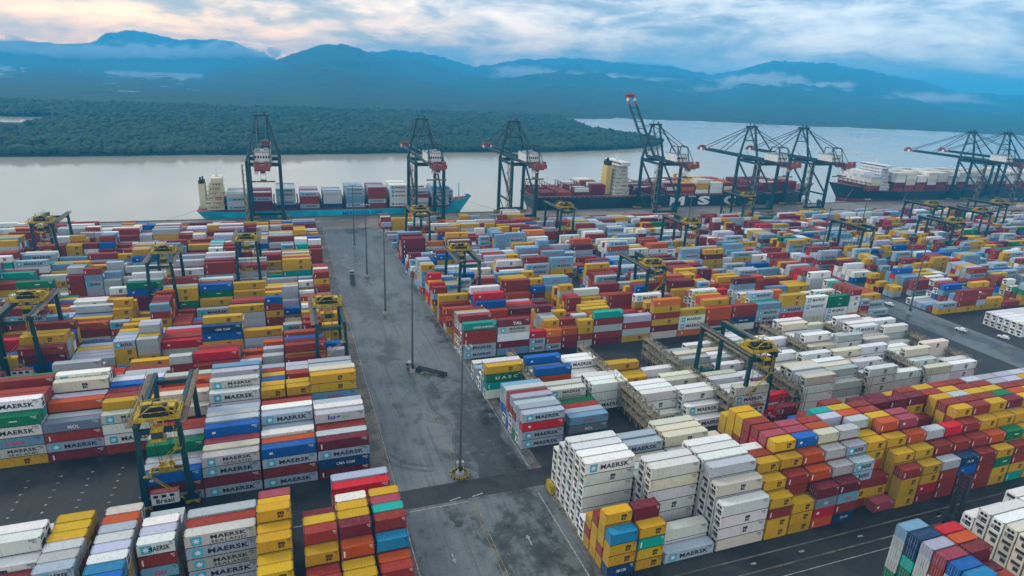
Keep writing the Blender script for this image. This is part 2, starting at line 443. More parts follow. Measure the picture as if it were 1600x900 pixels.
def inside(px, py, poly):
    r = np.zeros(px.shape, bool); j = len(poly) - 1
    for i in range(len(poly)):
        xi, yi = poly[i]; xj, yj = poly[j]
        c = ((yi > py) != (yj > py)) & (px < (xj - xi) * (py - yi) / (yj - yi + 1e-9) + xi)
        r ^= c; j = i
    return r
def ico(sub):
    import bmesh
    bm = bmesh.new(); bmesh.ops.create_icosphere(bm, subdivisions=sub, radius=1)
    v = np.array([x.co[:] for x in bm.verts]); f = np.array([[x.index for x in q.verts] for q in bm.faces]); bm.free(); return v, f
def crowns(name, pts, m, sub, rmin, rmax, seed):
    rs = np.random.RandomState(seed); v, f = ico(sub); k = len(pts)
    rad = rs.uniform(rmin, rmax, k); jit = 1 + rs.uniform(-.28, .28, (k, len(v), 1))
    V = v[None] * jit * rad[:, None, None] * np.array([1.0, 1.0, 0.95])
    V += np.concatenate([pts, (rad * rs.uniform(0.35, 0.95, k))[:, None]], 1)[:, None, :]
    FF = f[None] + (np.arange(k) * len(v))[:, None, None]
    me = bpy.data.meshes.new(name)
    V = V.reshape(-1, 3); FF = FF.reshape(-1, 3)
    me.vertices.add(len(V)); me.vertices.foreach_set('co', V.astype(np.float32).ravel())
    me.loops.add(FF.size); me.loops.foreach_set('vertex_index', FF.astype(np.int32).ravel())
    me.polygons.add(len(FF)); me.polygons.foreach_set('loop_start', np.arange(0, FF.size, 3, dtype=np.int32))
    me.update(calc_edges=True); me.materials.append(m)
    return tag(obj(name, me), kind='stuff')
rs = np.random.RandomState(5)
P = np.stack([rs.uniform(-760, 660, 40000), rs.uniform(735, 1560, 40000)], 1)
ok = inside(P[:, 0], P[:, 1], SHORE) & ~((P[:, 0] < -325) & (P[:, 1] > 1000) & (P[:, 1] < 1225))
P = P[ok]; near = P[:, 1] < 960
Pn = P[near]; Pf = P[~near][::2]
# a ragged line of trees along the water's edge
ed = []
for (a, b2) in zip(SHORE[1:17], SHORE[2:18]):
    L = math.hypot(b2[0]-a[0], b2[1]-a[1])
    for s in np.arange(0, 1, 5.0 / L): ed.append((a[0] + (b2[0]-a[0])*s + rs.uniform(-3, 3), a[1] + (b2[1]-a[1])*s + rs.uniform(0, 5)))
crowns('forest', np.concatenate([Pn, np.array(ed)]), M_TREES, 2, 1.8, 4.6, 1)
crowns('forest', Pf, M_TREES, 1, 2.6, 6, 2)

def mountain(name, prof, D, foot, back, seed, rough, pw=1.35):
    """ridge at distance D from the port whose skyline follows prof (azimuth deg, elevation deg); slopes down to foot(az) and to back"""
    A = np.radians(np.linspace(prof[0][0], prof[-1][0], 620)); deg = np.degrees(A)
    elev = np.interp(deg, [p[0] for p in prof], [p[1] for p in prof])
    Hh = np.maximum(96 + D * np.tan(np.radians(elev)), -6)
    Hh = Hh + np.where(Hh > 0, (fbm(deg * 1.3 + 40, deg * 0 + seed, seed, 4) - .5) * D * .0042 + (fbm(deg * 14 + 40, deg * 0 + seed, seed + 5, 3) - .5) * D * .0022, 0)
    ft = np.interp(deg, [p[0] for p in foot], [p[1] for p in foot])
    T = np.linspace(0, 1.45, 110)
    AA, TT = np.meshgrid(A, T, indexing='ij')
    rr = np.where(TT <= 1, ft[:, None] + (D - ft[:, None]) * TT, D + (back - D) * (TT - 1) / 0.45)
    sh = np.where(TT <= 1, TT ** pw, 1 - (np.maximum(TT - 1, 0) / 0.45) ** 1.2)
    X = rr * np.sin(AA); Y = rr * np.cos(AA)
    nz = fbm(X / 700 + 50, Y / 700 + 50, seed, 6)
    rid = 1 - np.abs(fbm(X / 480 + 80, Y / 900 + 20, seed + 1, 5) - 0.5) * 2
    bell = np.clip(TT * (1.02 - TT) * 4, 0, 1)
    Z = Hh[:, None] * sh * (1 + bell * (1.0 * (nz - 0.5) + 1.1 * (rid - 0.75))) + (fbm(X / 45, Y / 45, seed + 2, 3) - 0.5) * rough
    Z = np.where(TT < 0.02, -4, Z)
    na, nt_ = AA.shape
    vs = np.stack([X, Y, Z], -1).reshape(-1, 3)
    idx = np.arange(na * nt_).reshape(na, nt_)
    fs = np.stack([idx[:-1, :-1], idx[1:, :-1], idx[1:, 1:], idx[:-1, 1:]], -1).reshape(-1, 4)[:, ::-1]
    me = bpy.data.meshes.new(name); me.from_pydata(vs.tolist(), [], fs.tolist()); me.materials.append(M_HILL)
    for p in me.polygons: p.use_smooth = True
    tag(obj(name, me), kind='structure')
mountain('hills', [(-50, -1.2), (-18.1, -1.15), (-16, -0.98), (-14, -1.0), (-11, -1.15), (-7.2, -1.45), (-5.5, -1.1), (-3.9, -0.45), (-2, -0.1), (0, 0.35), (2, 1.2), (3.2, 1.62), (4.2, 1.85), (5.4, 1.84), (6.5, 1.68), (8.6, 0.95), (11.2, 0.05), (14, -0.7), (17, -1.35), (19.6, -1.75), (22, -1.95), (25, -2.2)],
         5200, [(-50, 1500), (0, 1400), (10, 1450), (25, 1640)], 6300, 11, 12, 2.0)
mountain('mountains', [(-50, 0.5), (-30, 0.9), (-24, 0.6), (-17.8, 0.69), (-14.2, 0.6), (-12.6, 0.85), (-11.6, 1.45), (-10.6, 1.58), (-9, 1.5), (-7.3, 1.38), (-5.5, 1.5), (-3.9, 1.62), (-2.8, 1.4), (-1.5, 0.9), (0, 0.4), (3, 0.1), (8, -0.3)],
         9000, [(-50, 5600), (8, 5700)], 10300, 21, 16, 1.3)
mountain('mountains', [(2, 0.6), (8.6, 1.5), (10, 1.6), (11.3, 1.55), (13.5, 1.1), (16.1, 0.55), (17.5, 0.75), (19.4, 1.2), (21, 1.4), (23.2, 1.63), (25.5, 1.6), (28, 1.46), (30.5, 1.42), (33, 1.3), (34.5, 1.05), (36.1, 0.86), (38.5, 1.26), (39.8, 1.75), (40.9, 2.0), (42.5, 1.9), (44.6, 1.83), (46.9, 1.7), (49, 1.35), (51.3, 0.95), (53.8, 0.35), (57.4, 0.36), (62, 0.7), (75, 0.4)],
         9000, [(2, 1900), (20, 1500), (24, 1560), (27.5, 1642), (36, 1831), (43.7, 1929), (50.4, 2131), (58, 2326), (75, 2700)], 10200, 31, 16, 1.5)

# haze over the whole estuary
hz = bpy.data.materials.new('haze_air'); hz.use_nodes = True
t = hz.node_tree; t.nodes.remove(t.nodes['Principled BSDF'])
pv = N(t, 'ShaderNodeVolumePrincipled')
pv.inputs['Color'].default_value = (0.065, 0.55, 1.0, 1); pv.inputs['Density'].default_value = HAZE = 2.25e-4
pv.inputs['Anisotropy'].default_value = 0.0
t.links.new(pv.outputs[0], t.nodes['Material Output'].inputs['Volume'])
hb = MB(); hb.box(-15000, -400, -11, 15500, 11000, 425)
tag(hb.build('haze', hz), kind='stuff')
# low cloud lying in front of the slopes: banks of thin vapour, denser in their middles
def mist(name, cx, cy, z, sx, sy, sz, dens, seed):
    mc = bpy.data.materials.new('mist_vapour'); mc.use_nodes = True
    t = mc.node_tree; t.nodes.remove(t.nodes['Principled BSDF'])
    c = N(t, 'ShaderNodeTexCoord'); ln = N(t, 'ShaderNodeVectorMath', operation='LENGTH'); t.links.new(c.outputs['Object'], ln.inputs[0])
    g = N(t, 'ShaderNodeNewGeometry'); mp = N(t, 'ShaderNodeMapping'); mp.inputs['Location'].default_value = (seed * 37, 0, 0); mp.inputs['Scale'].default_value = (1, 1, 2.2)
    t.links.new(g.outputs['Position'], mp.inputs[0])
    nz = noise(t, mp.outputs[0], 0.0055, 5, 0.6)
    fall = mathn(t, 'SUBTRACT', 1.0, ln.outputs['Value'], clamp=True)
    d = mathn(t, 'SUBTRACT', mathn(t, 'ADD', mathn(t, 'MULTIPLY', nz, 1.7), mathn(t, 'MULTIPLY', fall, 0.8)), 1.12, clamp=True)
    pv = N(t, 'ShaderNodeVolumePrincipled'); pv.inputs['Color'].default_value = (0.96, 0.97, 0.98, 1)
    t.links.new(mathn(t, 'MULTIPLY', d, dens), pv.inputs['Density'])
    t.links.new(pv.outputs[0], t.nodes['Material Output'].inputs['Volume'])
    v, f = ico(3); mb = MB().add(v.tolist(), f.tolist()); o = mb.build('mist_cloud', mc, None, (cx, cy, z)); o.scale = (sx, sy, sz)
    tag(o, kind='stuff')
def polar(az, r): return r * math.sin(math.radians(az)), r * math.cos(math.radians(az))
for az_, r_, z_, sx, sy, sz, dn, sd_ in ((40.5, 5200, 110, 560, 300, 120, .06, 1), (45.5, 5300, 90, 380, 260, 100, .05, 2), (-3.0, 7000, 190, 620, 300, 110, .05, 3), (-14, 7000, 110, 1300, 350, 100, .03, 4), (27, 5200, 110, 620, 260, 75, .022, 5), (52, 5600, 70, 900, 300, 90, .014, 6), (33, 5600, 80, 900, 300, 80, .03, 7), (21, 5600, 120, 500, 250, 90, .03, 8), (-9, 7200, 150, 900, 300, 120, .04, 9), (-20, 7200, 130, 900, 300, 110, .04, 10), (43, 5000, 70, 1300, 250, 60, .02, 11)):
    mist('mist', *polar(az_, r_), z_, sx, sy, sz, dn, sd_)

# ------------------------------------------------------------------ shipping containers
CODES = {   # code: colour words, base colour, lettering style
    'y': ('yellow', (0.57, 0.33, 0.004), 'msc'),       'r': ('rust red', (0.27, 0.027, 0.014), 'tick'),
    'R': ('bright red', (0.55, 0.008, 0.018), 'dot'),    'o': ('rust orange', (0.46, 0.068, 0.008), 'tick'),
    'O': ('orange', (0.64, 0.155, 0.010), 'dot'),         'd': ('maroon', (0.15, 0.011, 0.021), 'tick'),
    'g': ('pale grey', (0.36, 0.42, 0.49), 'maersk'),    'm': ('beige grey', (0.47, 0.45, 0.41), 'maersk2'),
    'G': ('plain grey', (0.44, 0.47, 0.47), 'none'),     'w': ('white', (0.74, 0.74, 0.71), 'msck'),
    'W': ('lettered white', (0.76, 0.74, 0.71), 'maersk'), 'c': ('cream', (0.66, 0.60, 0.48), 'msck'),
    'b': ('blue', (0.005, 0.10, 0.38), 'dot'),          'n': ('navy blue', (0.008, 0.040, 0.115), 'cma'),
    't': ('teal', (0.003, 0.33, 0.26), 'tick'),          'e': ('green', (0.004, 0.17, 0.065), 'dash'),
    's': ('sky blue', (0.165, 0.32, 0.45), 'csav'),      'p': ('pinkish red', (0.33, 0.05, 0.075), 'dot'),
    'k': ('slate grey', (0.17, 0.21, 0.26), 'mol'),      'L': ('logo grey', (0.50, 0.50, 0.49), 'login'),
    'T': ('lettered maroon', (0.17, 0.02, 0.03), 'tal'), 'C': ('lettered teal', (0.012, 0.30, 0.26), 'china'),
    'U': ('lettered green', (0.012, 0.16, 0.05), 'uasc'), 'E': ('leaf green', (0.0, 0.23, 0.10), 'logine'),
    'l': ('lavender grey', (0.42, 0.43, 0.53), 'none'),  'v': ('medium blue', (0.02, 0.19, 0.44), 'dot'),
    'i': ('patched white', (0.66, 0.65, 0.60), 'maersk2'), 'u': ('ocean blue', (0.01, 0.20, 0.38), 'none'),
}
REEF = set('wWci')
L20, L40, CW = 6.06, 12.19, 2.44
def letter(style, L):
    """-> list of (material key, function) pieces drawn on the -Y side: lettering and emblem builders"""
    let = []; emb = []; idn = []
    if style == 'maersk':
        emb.append(('cyan', lambda mb, h, y, mi, col: mb.add([(0.09*L, y, h*.17), (0.09*L + 1.75, y, h*.17), (0.09*L + 1.75, y, h*.85), (0.09*L, y, h*.85)], [(0, 1, 2, 3)], mi, col)))
        emb.append(('white', lambda mb, h, y, mi, col: star(mb, 0.09*L + .87, h*.51, .72, y - .012, mi, col)))
        let.append(('black', lambda mb, h, y, mi, col: put_text(mb, 'MAERSK', 0.30*L, h*.30, 0.58*L, h*.42, y, mi, col, 0.035)))
    elif style == 'maersk2':
        emb.append(('cyan', lambda mb, h, y, mi, col: mb.add([(0.09*L, y, h*.17), (0.09*L + 1.75, y, h*.17), (0.09*L + 1.75, y, h*.85), (0.09*L, y, h*.85)], [(0, 1, 2, 3)], mi, col)))
        emb.append(('white', lambda mb, h, y, mi, col: star(mb, 0.09*L + .87, h*.51, .72, y - .012, mi, col)))
        let.append(('black', lambda mb, h, y, mi, col: put_text(mb, 'MAERSK', 0.36*L, h*.49, 0.50*L, h*.33, y, mi, col, 0.03)))
        let.append(('black', lambda mb, h, y, mi, col: put_text(mb, 'SEALAND', 0.36*L, h*.14, 0.50*L, h*.24, y, mi, col, 0.012)))
    elif style in ('msc', 'msck'):
        x = (0.60 if style == 'msc' else 0.52) * L; kk = 'brown' if style == 'msc' else 'black'
        emb.append((kk, lambda mb, h, y, mi, col: put_text(mb, 'm', x, h*.52, 1.25, h*.24, y, mi, col, 0.07)))
        emb.append((kk, lambda mb, h, y, mi, col: put_text(mb, 'sc', x, h*.24, 1.1, h*.25, y, mi, col, 0.05)))
    elif style == 'cma':
        let.append(('white', lambda mb, h, y, mi, col: put_text(mb, 'CMA CGM', .34*L, h*.34, .36*L, h*.28, y, mi, col, 0.02)))
    elif style == 'mol':
        let.append(('white', lambda mb, h, y, mi, col: put_text(mb, 'MOL', .42*L, h*.28, .2*L, h*.36, y, mi, col, 0.02)))
    elif style == 'tal':
        let.append(('white', lambda mb, h, y, mi, col: put_text(mb, 'TAL', .46*L, h*.2, .28*L, h*.45, y, mi, col, 0.04)))
    elif style == 'china':
        let.append(('white', lambda mb, h, y, mi, col: put_text(mb, 'CHINA SHIPPING', .28*L, h*.26, .62*L, h*.28, y, mi, col, 0.02)))
    elif style == 'uasc':
        let.append(('white', lambda mb, h, y, mi, col: put_text(mb, 'U A S C', .25*L, h*.3, .6*L, h*.38, y, mi, col, 0.03)))
    elif style == 'csav':
        let.append(('red', lambda mb, h, y, mi, col: put_text(mb, 'CSAV', .36*L, h*.28, .32*L, h*.36, y, mi, col, 0.03)))
    elif style == 'login':
        let.append(('blue', lambda mb, h, y, mi, col: put_text(mb, 'log', .26*L, h*.2, .25*L, h*.62, y, mi, col, 0.03)))
        let.append(('green', lambda mb, h, y, mi, col: put_text(mb, 'in', .54*L, h*.36, .12*L, h*.42, y, mi, col, 0.03)))
    elif style == 'logine':
        let.append(('white', lambda mb, h, y, mi, col: put_text(mb, 'login', .3*L, h*.25, .4*L, h*.5, y, mi, col, 0.03)))
    elif style == 'tick':
        let.append(('white', lambda mb, h, y, mi, col: mb.box(.07*L, y - .01, h*.22, .07*L + .28, y, h*.72, mi, col)))
    elif style == 'dot':
        let.append(('white', lambda mb, h, y, mi, col: mb.box(.14*L, y - .01, h*.42, .14*L + .75, y, h*.64, mi, col)))
    elif style == 'dash':
        let.append(('white', lambda mb, h, y, mi, col: mb.box(.5*L, y - .01, h*.5, .5*L + 1.6, y, h*.6, mi, col)))
    mk_ = 'black' if style in ('maersk', 'maersk2', 'msck', 'none', 'csav', 'login', 'msc') else 'white'
    def ident(mb, h, y, mi, col):
        for j, (u0, u1, z0, z1) in enumerate(((.855, .965, .86, .90), (.855, .945, .79, .82), (.90, .965, .70, .725), (.90, .955, .65, .672))):
            mb.add([(u0*L, y, h*z0), (u1*L, y, h*z0), (u1*L, y, h*z1), (u0*L, y, h*z1)], [(0, 1, 2, 3)], mi, col)
    idn.append((mk_, ident))
    return let, emb, idn
LETM = {'black': M_BLACK, 'white': M_LETW, 'cyan': M_CYAN, 'red': M_REDL, 'blue': M_BLUEL, 'green': M_GREENL, 'brown': M_BROWNL}
LETC = {'black': (.012, .015, .03), 'white': (.78, .78, .76), 'cyan': (.03, .42, .56), 'red': (.65, .03, .05), 'blue': (.02, .06, .3), 'green': (.12, .5, .12), 'brown': (.05, .022, .008)}

_cm = {}
def container_meshes(L, h, reefer):
    k = (L, h, reefer)
    if k in _cm: return _cm[k]
    mb = MB(); p = 0.17; rb = 0.16; rt = 0.12; e = 0.045
    for x in (0, L - p):
        for y in (0, CW - p): mb.box(x, y, 0, x + p, y + p, h)
    for y in (0, CW - .10):
        mb.box(p, y + (.03 if y == 0 else -.03), 0, L - p, y + .10 + (.03 if y == 0 else -.03), rb, 1); mb.box(p, y, h - rt, L - p, y + .10, h)  # dark bottom rails: dirty steel, plus shade between tiers put into the colour
    for x in (0, L - .10): mb.box(x, p, 0, x + .10, CW - p, rb); mb.box(x, p, h - rt, x + .10, CW - p, h)
    for x in (0, L - .19):                                   # corner castings, proud of the frame
        for y in (0, CW - .19):
            for z in (-.05, h - .14):
                mb.box(x - .008, y - .008, z, x + .198, y + .198, z + .15, 1)
    mb.add([(p, p, .08), (L - p, p, .08), (L - p, CW - p, .08), (p, CW - p, .08)], [(3, 2, 1, 0)])
    if reefer:
        mb.add([(p, .03, rb), (L - p, .03, rb), (L - p, .03, h - rt), (p, .03, h - rt)], [(0, 1, 2, 3)])
        mb.add([(p, CW - .03, rb), (L - p, CW - .03, rb), (L - p, CW - .03, h - rt), (p, CW - .03, h - rt)], [(3, 2, 1, 0)])
        mb.add([(.1, .1, h - .03), (L - .1, .1, h - .03), (L - .1, CW - .1, h - .03), (.1, CW - .1, h - .03)], [(0, 1, 2, 3)])
        mb.add([(L - .05, p, rb), (L - .05, CW - p, rb), (L - .05, CW - p, h - rt), (L - .05, p, h - rt)], [(0, 1, 2, 3)])
    else:
        n = int(round((L - 2*p) / 0.55)); st = (L - 2*p) / n
        prof = []
        for i in range(n):
            x = p + i * st
            prof += [(x, 0), (x + .30*st, 0), (x + .5*st, e), (x + .80*st, e)]
        prof.append((L - p, 0))
        m2 = len(prof)
        vs = [(x, .015 + d, rb) for x, d in prof] + [(x, .015 + d, h - rt) for x, d in prof]
        mb.add(vs, [(i, i + 1, m2 + i + 1, m2 + i) for i in range(m2 - 1)])
        vs = [(x, CW - .015 - d, rb) for x, d in prof] + [(x, CW - .015 - d, h - rt) for x, d in prof]
        mb.add(vs, [(i + 1, i, m2 + i, m2 + i + 1) for i in range(m2 - 1)])
        vs = [(x, .1, h - .035 - d*.5) for x, d in prof] + [(x, CW - .1, h - .035 - d*.5) for x, d in prof]
        mb.add(vs, [(i, i + 1, m2 + i + 1, m2 + i) for i in range(m2 - 1)])
        n = 5; st = (CW - 2*p) / n
        prof = [(p + i*st + a*st, d) for i in range(n) for a, d in ((0, 0), (.3, 0), (.5, e), (.8, e))] + [(CW - p, 0)]; m2 = len(prof)
        vs = [(L - .02 - d, y, rb) for y, d in prof] + [(L - .02 - d, y, h - rt) for y, d in prof]
        mb.add(vs, [(i, i + 1, m2 + i + 1, m2 + i) for i in range(m2 - 1)])
    body = mb.mesh('container_body', [M_PAINT, M_DARK])
    dm = MB()
    if reefer:      # refrigeration unit filling the end frame: panels, round fan, dark coil opening
        dm.box(.02, p, rb, .09, CW - p, h - rt)
        dm.box(-.0, p + .12, h*.60, .02, CW - p - .12, h*.90, 0)
        for cy in (CW*.34, CW*.66):
            dm.cyl((-.012, cy, h*.74), (.03, cy, h*.74), .36, 12, 1)
        dm.box(-.006, p + .2, h*.12, .02, CW*.62, h*.50, 1); dm.box(-.01, CW*.66, h*.14, .02, CW - p - .08, h*.48, 2)
        dm.box(-.012, p + .3, h*.22, -.004, CW*.5, h*.30, 2)
    else:           # two door leaves with locking bars
        for y0, y1 in ((p, CW/2 - .02), (CW/2 + .02, CW - p)):
            dm.box(.03, y0, rb, .08, y1, h - rt)
            for f in (.28, .74):
                y = y0 + (y1 - y0) * f
                dm.box(.0, y - .03, rb, .03, y + .03, h - rt, 2)
                dm.box(-.01, y - .08, h*.38, .0, y + .22, h*.42, 2)
            for z in (.3, .52, .74): dm.box(.022, y0, h*z, .03, y1, h*z + .05)
    door = dm.mesh('container_door', [M_PAINT, M_DARK, M_STEEL])
    _cm[k] = (body, door); return _cm[k]
_lm = {}
def letter_meshes(style, L, h):
    k = (style, L, h)
    if k not in _lm:
        out = []
        for nm, lst in zip(('lettering', 'emblem', 'identification_marks'), letter(style, L)):
            if not lst: out.append((nm, None)); continue
            keys = []; mb = MB()
            for key, fn in lst:
                if key not in keys: keys.append(key)
                fn(mb, h, -.004, keys.index(key), None)
            out.append((nm, mb.mesh(nm, [LETM[q] for q in keys])))
        _lm[k] = out
    return _lm[k]

BOX = []        # every container: dict
ORD = ['first', 'second', 'third', 'fourth', 'fifth', 'sixth', 'seventh', 'eighth', 'ninth', 'tenth', 'eleventh', 'twelfth', 'thirteenth', 'fourteenth', 'fifteenth', 'sixteenth', 'seventeenth', 'eighteenth', 'nineteenth', 'twentieth']
ORD += ['twenty-' + o for o in ORD[:9]] + ['thirtieth'] + ['thirty-' + o for o in ORD[:9]] + ['fortieth'] + ['forty-' + o for o in ORD[:9]]
RND = random.Random(12)
def height(code, L): return 2.9 if (code in REEF and L > 7) else 2.62
def stack(x, y, L, codes, side, block, ci, ri, z=0.0, doors=-1):
    rx = RND.uniform(-.06, .06)
    for ti, c in enumerate(codes):
        h = height(c, L)
        BOX.append(dict(x=x + rx + RND.uniform(-.03, .03), y=y + RND.uniform(-.04, .04), z=z, L=L, h=h, c=c, side=side, block=block, ci=ci, ri=ri, ti=ti, doors=doors))
        z += h + 0.05
    return z
def fillx(s, pal):
    return ''.join(RND.choice(pal) if ch == 'x' else ch for ch in s)
def column(block, side, ci, x, L, y0, rows, pitch, pal, doors=-1, r0=0):
    for ri, s in enumerate(rows):
        if s: stack(x, y0 + (r0 + ri) * pitch, L, fillx(s, pal), side, block, ci, r0 + ri, doors=doors)

PL = 'rrrrrdddyyyyggggGWwbnoORbt'
PR = 'yyyyyrrrrroodgggGWwbsRte'
# --- left, foreground block
P_ = 2.65
def F_(ci, x, L, rows, r0): column('foreground', 'left', ci, x, L, 86.2, rows, P_, PL, doors=1, r0=r0)
F_(0, 12.1, L20, ['xxr', 'xxo', 'xrxu', 'xyxrr', 'xrxxt', 'xxrxp', 'xrxxy'], 3)
F_(1, 5.4, L20, ['xxy', 'xxy', 'xrxo', 'xyxrd', 'xxxry', 'xrxyy', 'xxxyi'], 3)
column('foreground', 'left', 1, 5.3, L40, 86.2, ['xxxR', 'xxxl'], P_, PL, 1, 12)
F_(2, -1.0, L20, ['xyr', 'xxr', 'xxry', 'xxxyr', 'xrrxy', 'xxyG', 'xxxd'], 3)
F_(3, -9.2, L20, ['xry', 'xxyy', 'xyry', 'xyryy', 'xrxyy', 'xxyyyy', '', 'xxrxy', 'xryxp'], 3)
F_(4, -21.7, L40, ['xgmgm', 'xrxmr', 'xxxxG'], 8)
F_(5, -29.3, L20, ['xxsrW', 'xxxxl', 'xxxxW', 'xxxG', 'xxxG'], 8)
F_(6, -36.4, L20, ['xxxgb', 'xxxxu', 'xxxxw', 'xxxxl', 'xxxxG', 'xxxxl', 'xxxxo', 'xxxxc'], 5)
F_(7, -44.4, L20, ['xxxg', 'xxxg', 'xxxg', 'xxxxg', 'xxxxG', 'xxxxG', 'xxxxy', 'xxxxy', 'xxxxy'], 4)
F_(8, -57.2, L40, ['xxxr', 'xxxr', 'xxxy', 'xxxd', 'wwww', 'wwwww', 'wwwww', 'wwww', 'www', 'ww'], 5)
F_(9, -70.0, L40, ['xxxy', 'xxxr', 'xxxg', 'wwwww', 'wwwww', 'wwwww', 'wwww', 'www'], 7)
# --- left, second block (four stacks, then open ground)
def L1(ci, x, L, rows, r0=0): column('second', 'left', ci, x, L, 137.4, rows, 2.75, PL, 1, r0)
L1(0, 3.2, L40, ['dngd', 'xxxG', 'xxgr', 'xxdrL', 'xxxrw', 'xxxgg', 'xxxs'])
L1(1, -9.3, L40, ['grgb', 'xxxo', 'xxxw', 'xxgg', 'xxdgg', 'xxxgw', 'xxxyr'])
L1(2, -21.9, L40, ['gdgm', 'xxxc', 'xxxp', 'xxxrb', 'xxxrl', 'xxxsG', 'xxxgg'], 0)
L1(3, -34.4, L40, ['gdb', 'xxl', 'xxG', 'xxte', 'xxgG', 'xxxr', 'xxxr'])
# --- left, third block
def L2(ci, x, L, rows, r0=0): column('third', 'left', ci, x, L, 162.4, rows, 2.75, PL, 1, r0)
L2(0, 3.0, L40, ['xxrsyy', 'xxxxxc', 'xxxxl', 'xxxgW', 'xxxgg', 'xxxxG'])
L2(1, -3.2, L20, ['xyyry', 'xrrxy', 'xrxy', 'xxyrr', 'xxdrG', 'xgxxl'])
L2(2, -9.6, L20, ['xxrry', 'xrxdy', 'xgxkb', 'xxxyy', 'xxyrr', 'xxxng'])
L2(3, -22.2, L40, ['xggWW', 'xxggmm', 'xxxgg', 'xxxggl', 'xxxxss', 'xxxgg'])
L2(4, -34.6, L40, ['rrrc', 'xxrrc', 'xxxxo', 'xxxr', 'xxxro', 'xxxgG'])
L2(5, -46.9, L40, ['rWwm', 'xxxxy', 'xxrdr', 'xxxxd', 'xxxrb', 'xxxWW', 'xxxxg'])
L2(6, -59.2, L40, ['dgrk', 'xxxG', 'xxxdo', 'xxxxl', 'xxxddc', 'xxxWWW', 'xxxxgr'])
L2(7, -71.6, L40, ['ymsWe', 'xxxxxW', 'xxxxdr', 'xxxxxr', 'xxxrr', 'xxxWWr', 'xxxxte'])
L2(8, -84.1, L40, ['xxxbG', 'xxRxG', 'xxxxr', 'xxggy', 'xxxbl', 'xxxg'])
L2(9, -96.6, L40, ['xxxxr', 'xrxxG', 'xxxxr', 'xxggy', 'xxxbl', 'xxxg'])

# --- right, foreground block: reefers, then the depot of short containers stepped up to seven high
PD = 'yyyyyyrrrrdoorGR'
P2 = 2.85
def RF(ci, x, L, rows, r0=0, pal=PD): column('foreground', 'right', ci, x, L, 88.3, rows, P2, pal, -1, r0)
RF(0, 56.4, L20, ['nyyu', 'yryyy', 'yyyr', 'yry', 'wW'])
RF(0, 57.0, L40, ['wwwwwW', 'WwwWiW', 'wwwwww', 'wwwwww', 'wwwww', 'wwww'], 5)
RF(1, 63.0, L20, ['yyty', 'ryyrd', 'yyyr', 'ryy', 'ww'])
RF(2, 70.0, L40, ['g', 'ww', 'w', 'wwwwcw', 'wwwwww', 'WWWW', 'cccW', 'cccc', 'cccgg', 'ccccg', 'cccc'])
RF(3, 83.0, L40, ['cwww', 'wwwwc', 'wwwwwG', 'wwwwww', 'wwwwww', 'wwwwww', 'ccww', 'ccww', 'ccwwc', 'cwwcc', 'cwwcc'])
RF(4, 95.9, L20, ['yyry', 'yyryy', 'yryyyy', 'yryyrr', 'yyrrrw', 'yrrrc', 'yryG', 'yycG', 'yyGG', 'yycc'])
RF(5, 102.5, L20, ['yyy', 'ryyrr', 'yryyry', 'yrryyry', 'yyrrRrp', 'xyrryRr', 'yryyrrr', 'xyryryy', 'yyryyyy', 'xyyryy'])
RF(6, 109.1, L20, ['oRkd', 'rrxdo', 'yxxxro', 'xxrxxxb', 'xxxxrrp', 'xxxxrrp', 'xxx', '', '', ''])
RF(7, 115.7, L20, ['nrsd', 'xxxrG', 'xxxxxG', 'xxxxxxc', 'xxxxxxo', 'xxxxxxr', 'xxxxxr', 'xxrr', '', ''])
RF(8, 122.3, L20, ['', 'xxxgg', 'xxxxgg', 'xxxxxxG', 'xxxxxl', 'xxxxxxl', 'xxxxxxt', 'xxxxxr', 'xxxxb', 'xxx'])
RF(9, 128.5, L20, ['p', 'yyr', 'yyroyy', 'xyyxyy', 'xxxxxrG', 'xxxxxxo', 'xxxxyxy', 'xxxxxbr', 'xxxcc', 'xxcc'])
RF(10, 135.3, L20, ['yyyr', 'xxyyy', 'xxxyyy', 'xxxxxro', 'xxxxxxy', 'xxxxxxr', 'xxxxxrr', 'xxxb', 'xxcc', 'xcc'])
RF(11, 142.0, L20, ['rRyy', 'xxxyy', 'xxxyyo', 'xxxxrrp', 'xxxxxxp', 'xxxxxp', 'xxxrrdd', 'xxxdrd', 'rrrrdd', 'xxrr'])
RF(12, 148.6, L20, ['rrrG', 'xxxrr', 'xxxxrG', 'xxx', 'xx', 'xxx', 'xxxrrdd', 'xxxdrd', 'rrrrdd', 'xxrr'])
RF(13, 155.2, L20, ['ddbn', 'xxxrr', 'xxxxxR', 'xxxy', 'xxx', 'xxxyr', 'xxxxyyd', 'xxxxryr', 'xxxyyy', 'xxrr'])
RF(14, 161.8, L20, ['rrrr', 'xxxrr', 'xxxxrr', 'xxxxxry', 'xxxxxyr', 'xxxxxyy', 'xxxxxxr', 'xxxxxxy', 'xxxxrr', 'yrry'])
RF(15, 168.3, L20, ['yyey', 'xxxdo', 'xxxxxy', 'xxxxxyr', 'xxxxxxr', 'xxxxxxG', 'xxxxxxy', 'xxxxxyr', 'xxxxyu', 'yry'])
RF(16, 174.9, L20, ['tyrr', 'xxxye', 'xxxxyy', 'xxxxxyy', 'xxxxxxr', 'xxxxxxy', 'xxxxxxr', 'xxxxxxr', 'xxxxxd', 'yrr'])
RF(17, 181.5, L20, ['yryy', 'xxxxy', 'xxxxxy', 'xxxxxxd', 'xxxxxxe', 'xxxxxxy', 'xxxxxxr', 'xxxxxxl', 'xxxxxl', 'yye'])
RF(18, 188.0, L20, ['ryry', 'xxxxr', 'xxxxxr', 'xxxxxxy', 'xxxxxxo', 'xxxxxxr', 'xxxxxxl', 'xxxxxxl', 'xxxxxy', 'yer'])
